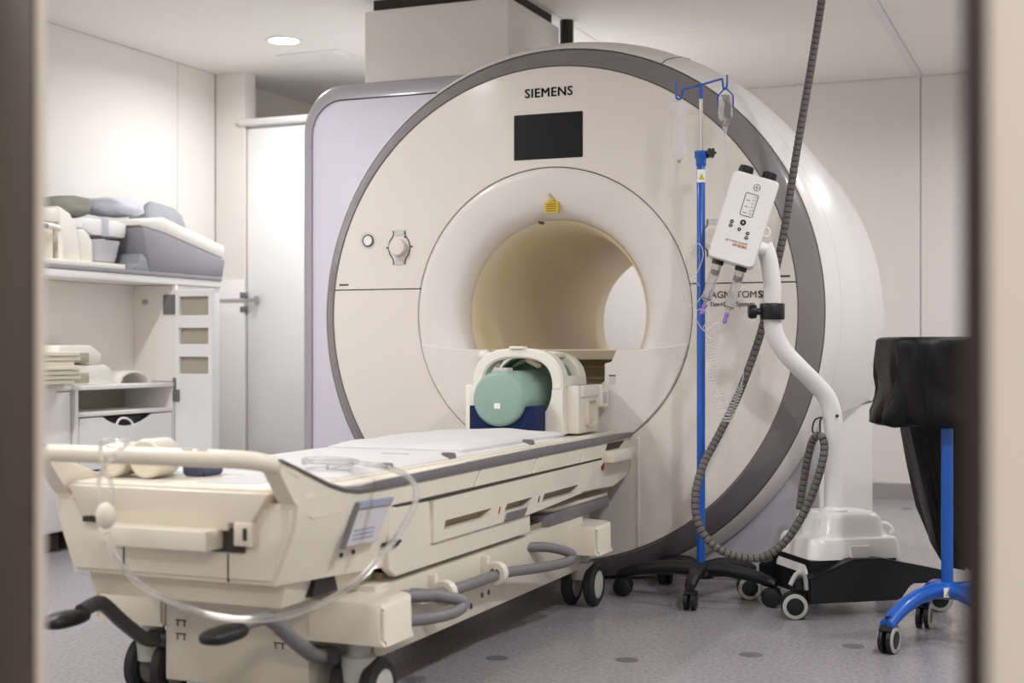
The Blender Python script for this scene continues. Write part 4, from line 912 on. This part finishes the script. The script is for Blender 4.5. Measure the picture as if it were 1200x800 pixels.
# corrugated hose from the ceiling, looped over the hook of the injector column
hs = thing('corrugated_hose', 'grey corrugated cable hose hanging from the ceiling in a long loop', 'hose', at(890, 655, 5.0))
hp5 = [(980, -118, 5.12), (972, -60, 5.12), (963, 0, 5.12), (952, 70, 5.12), (940, 140, 5.12), (930, 200, 5.12), (919, 270, 5.12), (906, 330, 5.12), (893, 385, 5.11), (878, 430, 5.10), (862, 470, 5.08), (842, 510, 5.04), (824, 545, 4.98), (815, 580, 4.94), (818, 612, 4.92), (835, 638, 4.90), (865, 652, 4.88), (895, 652, 4.87), (922, 632, 4.87), (945, 595, 4.88), (960, 555, 4.90), (966, 525, 4.92), (962, 511, 4.93), (953, 515, 4.96), (946, 540, 4.99), (940, 575, 5.0), (937, 597, 5.0)]
pa = spline([at(*q) for q in hp5], 24)
# resample evenly
acc = [0]
for a, b2 in zip(pa, pa[1:]): acc.append(acc[-1]+(b2-a).length)
tot = acc[-1]; step = 0.0105; n = int(tot/step); ev = []; j = 0
for k in range(n*2+1):
    d = tot*k/(n*2)
    while j < len(acc)-2 and acc[j+1] < d: j += 1
    f_ = (d-acc[j])/max(1e-9, acc[j+1]-acc[j]); ev.append(pa[j].lerp(pa[j+1], f_))
G().tube(ev, [0.0150 if k % 4 < 3 else 0.0128 for k in range(len(ev))], 12).build('corrugated_skin', 'hose', hs, ang=20)
G().tube(pa, 0.0138, 10).build('core', 'hose_dark', hs)

# ------------------------------------------------------------------ waste stand with black bag
wd, wlat = 4.36, (1110-600)/F*4.36
wc = cpt(wlat, wd, 0)
ws = thing('waste_stand', 'blue wheeled waste stand holding a black bag behind the right jamb', 'waste stand', wc)
G().lathe([(0, 0.15), (0.0185, 0.15), (0.0185, 0.93), (0, 0.93)], wc, seg=20).build('pole', 'blue', ws)
for k, (l2, d2) in enumerate(((1.15, 4.22), (1.37, 4.60), (1.62, 4.40), (1.45, 4.10))):
    e = cpt(l2, d2, 0); d = e-wc; g = G()
    loops = []
    sd = UP.cross(d).normalized()
    for t, z in ((0.0, 0.165), (0.25, 0.17), (0.5, 0.16), (0.75, 0.135), (0.92, 0.108), (1.04, 0.082)):
        c_ = wc+d*t+UP*z
        loops.append([c_+sd*0.027*math.cos(a)+UP*0.024*math.sin(a) for a in [2*PI*j/14 for j in range(14)]])
    g.loft(loops).build('leg', 'blue', ws)
    small_caster((e.x, e.y), ws, 0.042, 0.022, 'black', 'wheelgrey', (RT*0.8-FW*0.6) if k != 1 else (RT*0.9-FW*0.45))
hubo = G().ellip(wc+UP*0.168, 0.045, 0.045, 0.03).build('hub', 'blue', ws)
g = G().box(-0.016, 0.016, -0.015, 0.015, 0.0, 0.001); g.xf(frame(wc-FW*0.048-RT*0.01+UP*0.168, RT, UP)); sk = g.build('warning_sticker', 'white', ws)
g = G().prism([(-0.012, -0.011), (0.012, -0.011), (0, 0.011)], 'z', 0.001, 0.0016); g.xf(frame(wc-FW*0.048-RT*0.01+UP*0.168, RT, UP)); g.build('sticker_triangle', 'yellow', sk)
bc = cpt(wlat+0.045, wd+0.14, 0)
ringp = [bc+RT*u+FW*v_+UP*0.935 for u, v_ in rrect(-0.178, 0.178, -0.178, 0.178, 0.06, 6)]
G().tube(ringp, 0.008, 8, True).build('holder_ring', 'blue', ws)
bb = thing('waste_bag', 'black plastic waste bag folded over the holder of the blue stand', 'waste bag', bc)
def bagloop(hw, z, wr, seed, cu=0.0, n=72):
    out = []
    for k in range(n):
        a = 2*PI*k/n; f = lambda x: math.copysign(abs(x)**0.5, x)
        x, y = f(math.cos(a)), f(math.sin(a))
        x = max(-1, min(1, x)); y = max(-1, min(1, y))
        w2 = wr*noise.noise((math.cos(a)*3.5, math.sin(a)*3.5, z*5+seed))+wr*0.5*noise.noise((math.cos(a)*9, math.sin(a)*9, z*14+seed))
        fl_ = 0.045*max(0.0, min(1.0, (0.80-z)/0.11))*max(0.0, -math.cos(a))**4 if seed == 3 else 0.0
        out.append(bc+RT*((hw+w2)*x+cu-fl_)+FW*((hw+w2)*y+(0.075 if seed == 8 and z < 0.9 else 0))+UP*(z+0.012*noise.noise((math.cos(a)*2, math.sin(a)*2, seed)) if z < 0.94 else UP.z*z))
    return out
g = G(); lv = [(0.17, 0.962, 0.0), (0.195, 0.966, 0.003), (0.206, 0.957, 0.004), (0.207, 0.935, 0.006), (0.203, 0.91, 0.016), (0.203, 0.88, 0.022), (0.204, 0.84, 0.026), (0.204, 0.80, 0.03), (0.206, 0.76, 0.032), (0.210, 0.72, 0.034), (0.204, 0.69, 0.036), (0.175, 0.68, 0.02)]
g.loft([bagloop(a, z, wv, 3) for a, z, wv in lv], cap=False); g.build('folded_collar', 'blackbag', bb, ang=70)
g = G(); lv = [(0.165, 0.962, 0.004, 0), (0.13, 0.85, 0.008, 0.0), (0.128, 0.70, 0.012, 0.005), (0.118, 0.55, 0.014, 0.03), (0.108, 0.40, 0.016, 0.055), (0.10, 0.28, 0.018, 0.08), (0.075, 0.215, 0.01, 0.09), (0.02, 0.20, 0.0, 0.09)]
g.loft([bagloop(a, z, wv, 8, cu) for a, z, wv, cu in lv], cap=False); g.build('bag_body', 'blackbag', bb, ang=70)

# ------------------------------------------------------------------ left side furniture
# long worktop with the alcove below
WX0, WX1, WZ = XL, -4.3, 1.292
wt = thing('worktop', 'long grey worktop along the left wall carrying coils and cushions', 'worktop', (-4.6, 5.0, WZ))
G().box(WX0+0.002, WX1, 3.4, 6.295, WZ, WZ+0.022, 0.003).build('top', 'worktop', wt)
G().box(WX0+0.002, WX1-0.004, 3.4, 6.29, WZ-0.036, WZ-0.001, 0.002).build('underside', 'cabinet', wt)
BXK = -4.56
al = thing('wall_cabinet', 'white cabinet niche under the grey worktop with an open pocket door', 'cabinet', (-4.6, 5.6, 0))
G().box(XL+0.002, BXK, 3.4, 5.90, 0.76, WZ-0.038).build('back_panel', 'cabinet_in', al)
G().box(BXK, -4.3, 5.88, 5.90, 0.76, WZ-0.038, 0.002).build('end_panel', 'cabinet_in', al)
G().box(XL+0.002, -4.31, 5.905, 6.28, 0.02, WZ-0.038).build('body', 'cabinet', al)
g = G().lathe([(0, 5.868), (0.012, 5.868), (0.016, 5.874), (0.016, 5.88)], (-4.49, 0, 1.17), 'y', 20); g.build('cam_lock', 'steel', al)
hg = G().box(-4.37, -4.30, 5.868, 5.88, 1.105, 1.205, 0.003).build('hinge_plate', 'railgrey', al)
G().box(-4.305, -4.285, 5.86, 5.885, 0.70, 0.78, 0.004).build('hinge', 'railgrey', al)
# open door with pockets (frame of strips around four openings)
dr = thing('pocket_door', 'white open cabinet door with three rectangular leaflet pockets', 'door', (-4.18, 5.87, 0.3))
D0, D1 = -4.292, -4.07
ztops = [(1.185, 1.135), (1.135, 1.07)]
zs_ = [zpx(347, 7.0), zpx(369, 7.0), zpx(384, 7.0), zpx(403, 7.0), zpx(418, 7.0), zpx(438, 7.0)]
zt_, zb_ = zpx(339, 7.0), 0.12
G().box(D0, D0+0.022, 5.865, 5.89, zb_, zt_, 0.002, 1).build('stile', 'white', dr)
G().box(D1-0.022, D1, 5.865, 5.89, zb_, zt_, 0.002, 1).build('stile', 'white', dr)
edges = [zt_]+zs_+[zb_]
for a, b2 in zip(edges[0::2], edges[1::2]):
    G().box(D0+0.022, D1-0.022, 5.866, 5.889, b2, a, 0.002, 1).build('rail', 'white', dr)
G().box(D0+0.012, D1-0.012, 5.891, 5.896, zs_[-1]-0.01, zt_-0.01).build('pocket_back', 'openshelf', dr)
G().box(D0-0.012, D0+0.03, 5.855, 5.866, 0.66, 0.72, 0.003).build('hinge', 'railgrey', dr)
# drawer unit
du = thing('drawer_unit', 'white drawer unit with an open shelf below the wall niche', 'cabinet', (-4.6, 5.5, 0))
G().box(XL+0.002, -4.295, 5.11, 5.875, 0.735, 0.757, 0.003).build('top', 'cabinet', du)
G().box(XL+0.002, -4.30, 5.12, 5.14, 0.08, 0.735).build('side', 'cabinet', du)
G().box(XL+0.002, -4.30, 5.855, 5.875, 0.08, 0.735).build('side', 'cabinet', du)
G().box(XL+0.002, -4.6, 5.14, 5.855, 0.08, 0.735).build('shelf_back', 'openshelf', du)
G().box(-4.6, -4.30, 5.14, 5.855, 0.61, 0.63, 0.002).build('shelf', 'cabinet_in', du)
G().box(-4.599, -4.31, 5.1405, 5.1455, 0.631, 0.734).build('shelf_side', 'openshelf', du)
def drawer(z0, z1, cut):
    pg = [(5.15, z0), (5.845, z0), (5.845, z1)]
    if cut:
        for k in range(13):
            t = k/12; y = 5.69-0.38*t; pg.append((y, z1-0.05*math.sin(PI*t)**0.8 if 0 < t < 1 else z1))
    pg.append((5.15, z1))
    d = G().prism(pg, 'x', -4.318, -4.298).build('drawer', 'white', du)
    return d
drawer(0.36, 0.604, True); drawer(0.105, 0.35, True)
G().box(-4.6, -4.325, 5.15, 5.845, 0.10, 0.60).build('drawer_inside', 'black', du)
G().box(XL+0.02, -4.36, 5.14, 5.855, 0.0, 0.08).build('toe_kick', 'gap', du)
G().tube(spline([(-4.312, 5.42, 0.55), (-4.308, 5.44, 0.585), (-4.306, 5.48, 0.592), (-4.308, 5.53, 0.575), (-4.312, 5.56, 0.545)], 6), 0.006, 8).build('white_cable', 'white', None, label='white cable bulging out of the upper drawer cut-out', cat='cable')
# low cupboard nearer the camera along the wall
lc = thing('low_cupboard', 'low white cupboard along the left wall before the drawer unit', 'cabinet', (-4.6, 4.3, 0))
G().box(XL+0.002, -4.33, 3.4, 5.105, 0.09, 0.735, 0.003).build('body', 'cabinet', lc)
G().box(XL+0.002, -4.31, 3.4, 5.108, 0.735, 0.757, 0.003).build('top', 'cabinet', lc)
G().box(XL+0.002, -4.38, 3.4, 5.10, 0.0, 0.09).build('toe_kick', 'gap', lc)
for k in range(3): G().box(-4.33, -4.312, 3.42+k*0.565, 3.97+k*0.565, 0.10, 0.73, 0.003).build('cupboard_door', 'cabinet', lc)
# tall cabinet at the end
tc_ = thing('tall_cabinet', 'tall bright white cabinet behind the scanner with a lever latch', 'cabinet', (-3.9, 7.5, 0))
G().box(-4.685, -2.9, 7.14, 7.9, 0.06, 2.27).build('body', 'cabinet', tc_)
G().box(-4.685, -2.9, 7.18, 7.9, 0.0, 0.06).build('toe_kick', 'gap', tc_)
G().box(-4.68, -3.75, 7.115, 7.139, 0.07, 2.255, 0.004).build('cabinet_door', 'white', tc_)
G().box(-3.744, -2.91, 7.115, 7.139, 0.07, 2.255, 0.004).build('cabinet_door', 'white', tc_)
G().prism([(7.08, 2.272), (7.9, 2.272), (7.9, 2.31), (7.07, 2.31), (7.06, 2.30)], 'x', -4.72, -2.9, 0.004).build('cornice', 'white', tc_)
lt = G().box(-4.86, -4.60, 7.085, 7.098, 1.207, 1.229, 0.003).build('latch_bar', 'steel', tc_)
for z in (1.165, 1.25): G().box(-4.715, -4.68, 7.085, 7.115, z-0.018, z+0.018, 0.003).build('latch_bracket', 'railgrey', lt)
G().box(-4.61, -4.585, 7.075, 7.10, 1.195, 1.245, 0.003).build('latch_end', 'steel', lt)
# flush white panel between wall and door
G().box(-4.89, -4.688, 7.088, 7.099, 0.0, WZ+0.05, 0.002).build('trim_5', 'cabinet', kind='structure')

# ------------------------------------------------------------------ things on the worktop
ZW = WZ+0.0225
kc = thing('knee_coil', 'open white knee coil with a curved shell at the left end of the worktop', 'coil', (-4.5, 4.95, ZW))
G().prism(rrect(-4.72, -4.34, 4.80, 5.55, 0.03), 'z', ZW, ZW+0.026, 0.004).build('base_plate', 'coilwhite', kc)
G().prism([(5.146, ZW+0.026), (5.27, ZW+0.026), (5.25, 1.44), (5.236, 1.497), (5.215, 1.535), (5.19, 1.563), (5.123, 1.588), (5.10, 1.588), (5.108, 1.518)], 'x', -4.62, -4.39, 0.008).build('curved_shell', 'coilwhite', kc)
G().tube(spline([(-4.36, 4.70, 1.485), (-4.36, 4.95, 1.488), (-4.36, 5.06, 1.484), (-4.36, 5.09, 1.455), (-4.36, 5.095, ZW+0.016)], 6), 0.015, 10).build('arch_handle', 'coilwhite', kc)
G().box(-4.62, -4.38, 4.55, 5.105, 1.51, 1.572, 0.01).build('upper_box', 'coilwhite', kc)
G().box(-4.36, -4.342, 4.96, 4.99, 1.475, 1.495, 0.004).build('latch', 'darkgrey', kc)
G().box(-4.55, -4.40, 4.6, 5.09, ZW+0.026, 1.50, 0.01).build('inner_pad', 'paper', kc)
G().prism([(5.275, ZW+0.026), (5.352, ZW+0.026), (5.348, 1.443), (5.32, 1.475), (5.285, 1.497), (5.24, 1.49), (5.262, 1.42)], 'x', -4.52, -4.39, 0.006).build('side_lobe', 'coilwhite', kc)
G().ellip((-4.5, 4.79, 1.573), 0.12, 0.31, 0.12, 24, 14, None, 0.9).cut((0, 0, 1.575), (0, 0, -1)).build('dome_cushion', 'pillow_grey', None, label='pale domed cushion on top of the white knee coil', cat='cushion')
# grey wedge with a white pad on its slope
G().prism([(5.70, ZW), (6.33, ZW), (6.355, 1.41), (5.805, 1.515), (5.64, 1.535)], 'x', -4.57, -4.32, 0.008).build('wedge_cushion', 'wedge', None, label='grey wedge cushion sloping down at the far end of the worktop', cat='cushion')
G().prism([(5.62, 1.541), (5.80, 1.522), (6.362, 1.416), (6.368, 1.488), (5.83, 1.598), (5.64, 1.572)], 'x', -4.58, -4.33, 0.014).build('slope_pad', 'bedwhite', None, label='white padded mat lying on the grey wedge cushion', cat='mat')
# rounded grey tray with the flat white coil across it
g = G(); g.loft([[Vector((-4.50+0.11*k_*math.copysign(abs(math.cos(a))**0.7, math.cos(a)), 5.475+0.10*k_*math.copysign(abs(math.sin(a))**0.7, math.sin(a)), z)) for a in [2*PI*j/36 for j in range(36)]] for k_, z in ((0.8, ZW+0.027), (0.95, ZW+0.04), (1.05, ZW+0.09), (1.15, ZW+0.14), (1.1, ZW+0.14), (1.0, ZW+0.09), (0.85, ZW+0.06))])
g.build('grey_tray', 'tray', None, label='rounded light grey tray coil between knee coil and wedge', cat='tray')
fc = thing('flat_coil', 'flat white flexible coil lying across the grey tray', 'coil', (-4.5, 5.45, ZW+0.155))
G().prism([(5.362, 1.475), (5.60, 1.475), (5.615, 1.50), (5.615, 1.545), (5.53, 1.558), (5.30, 1.552), (5.283, 1.53), (5.285, 1.505)], 'x', -4.62, -4.40, 0.008).build('pad', 'white', fc)
G().box(-4.626, -4.394, 5.43, 5.475, 1.472, 1.562, 0.003).build('strap', 'pillow_grey', fc)
# pillows
def pillow(name, c_, rx, ry, rz, rotx, m, label, seed):
    g = G(); Mx = Matrix.Rotation(rotx, 3, 'X')
    r = bmesh.ops.create_uvsphere(g.bm, u_segments=36, v_segments=20, radius=1)
    f = lambda x, e: math.copysign(abs(x)**e, x)
    for v_ in r['verts']:
        x, y, z = f(v_.co.x, 0.62), f(v_.co.y, 0.62), f(v_.co.z, 0.9)
        k_ = 1+0.10*noise.noise((x*2+seed, y*2, z*2))+0.05*noise.noise((x*5+seed, y*5, z*5))
        v_.co = Mx @ Vector((x*rx*k_, y*ry*k_, z*rz*k_))+Vector(c_)
    g.build(name, m, None, ang=80, label=label, cat='pillow', group='pillows on the worktop')
pillow('pillow', (-4.68, 5.46, 1.628), 0.12, 0.14, 0.055, 0.10, 'pillow_green', 'greenish grey pillow slumped behind the knee coil', 2)
pillow('pillow', (-4.62, 5.77, 1.652), 0.13, 0.165, 0.046, 0.0, 'pillow_grey', 'shiny pale grey pillow in the middle of the worktop pile', 5)
pillow('pillow', (-4.73, 6.30, ZW+0.212), 0.10, 0.20, 0.20, 0.0, 'cushion_dark', 'dark grey pillow standing behind the white padded mat', 9)
G().prism([(5.555, ZW), (5.69, ZW), (5.66, ZW+0.07), (5.62, ZW+0.085), (5.60, ZW+0.03), (5.56, ZW+0.03)], 'x', -4.5, -4.315, 0.005).build('steel_support', 'cushion_dark', None, label='shiny grey foot rest wedged under the tray beside the wedge', cat='support')

# ------------------------------------------------------------------ things in the niche
ZD = 0.7575
mt = thing('white_mat', 'white flexible mat draped over the cupboard edge under the paper stack', 'mat', (-4.4, 4.85, ZD))
G().box(-4.52, -4.292, 4.5, 5.06, ZD, ZD+0.012, 0.003).build('top_flap', 'bedwhite', mt)
G().prism([(4.5, 0.56), (4.80, 0.58), (4.87, 0.64), (5.0, 0.765), (5.06, ZD+0.012), (4.5, ZD+0.012)], 'x', -4.292, -4.278, 0.003).build('hanging_flap', 'bedwhite', mt)
ZD2 = ZD+0.0125
for k in range(7):
    y0 = 4.30+0.0*k
    G().box(-4.50+0.004*(k % 3), -4.22+0.006*((k*5) % 4), 4.55+0.01*(k % 2), 5.02+0.012*((k*3) % 4), ZD2+k*0.021, ZD2+k*0.021+0.0195, 0.003, 1).build('paper_pad', 'paper', None,
        label='cream paper pad at level %s of the stack by the left frame' % ['one, lowest', 'two', 'three', 'four', 'five', 'six', 'seven, topmost'][k], cat='paper', group='stack of cream paper pads')
for k in range(2):
    c_ = thing('coil_block', ['lower cream block coil of the stacked pair in the niche', 'upper cream block coil of the stacked pair in the niche'][k], 'coil', (-4.42, 5.20, ZD+k*0.095), 'stacked block coils in the niche')
    z0 = ZD+k*0.095
    G().prism([(5.04, z0+0.03), (5.26-0.0*k, z0), (5.39-0.06*k, z0), (5.41-0.06*k, z0+0.05), (5.33-0.06*k, z0+0.092), (5.05, z0+0.092)] if k else [(5.05, z0), (5.41, z0), (5.42, z0+0.07), (5.38, z0+0.093), (5.05, z0+0.093)], 'x', -4.53, -4.335, 0.006).build('shell', 'coilwhite', c_)
    G().box(-4.345, -4.328, 5.07, 5.25, z0+0.01, z0+0.058, 0.004).build('side_inset', 'openshelf', c_)
g = G(); loops = []
for k in range(13):
    t = PI*k/12; loops.append([Vector((x_, 5.63-0.13*math.cos(t)*sc, ZD+0.062*math.sin(t)*sc)) for x_, sc in ((-4.52, 1), (-4.36, 1), (-4.36, 0.86), (-4.52, 0.86))])
g.loft(loops).build('arched_coil', 'coilwhite', None, label='low arched white coil lying at the far end of the niche', cat='coil')
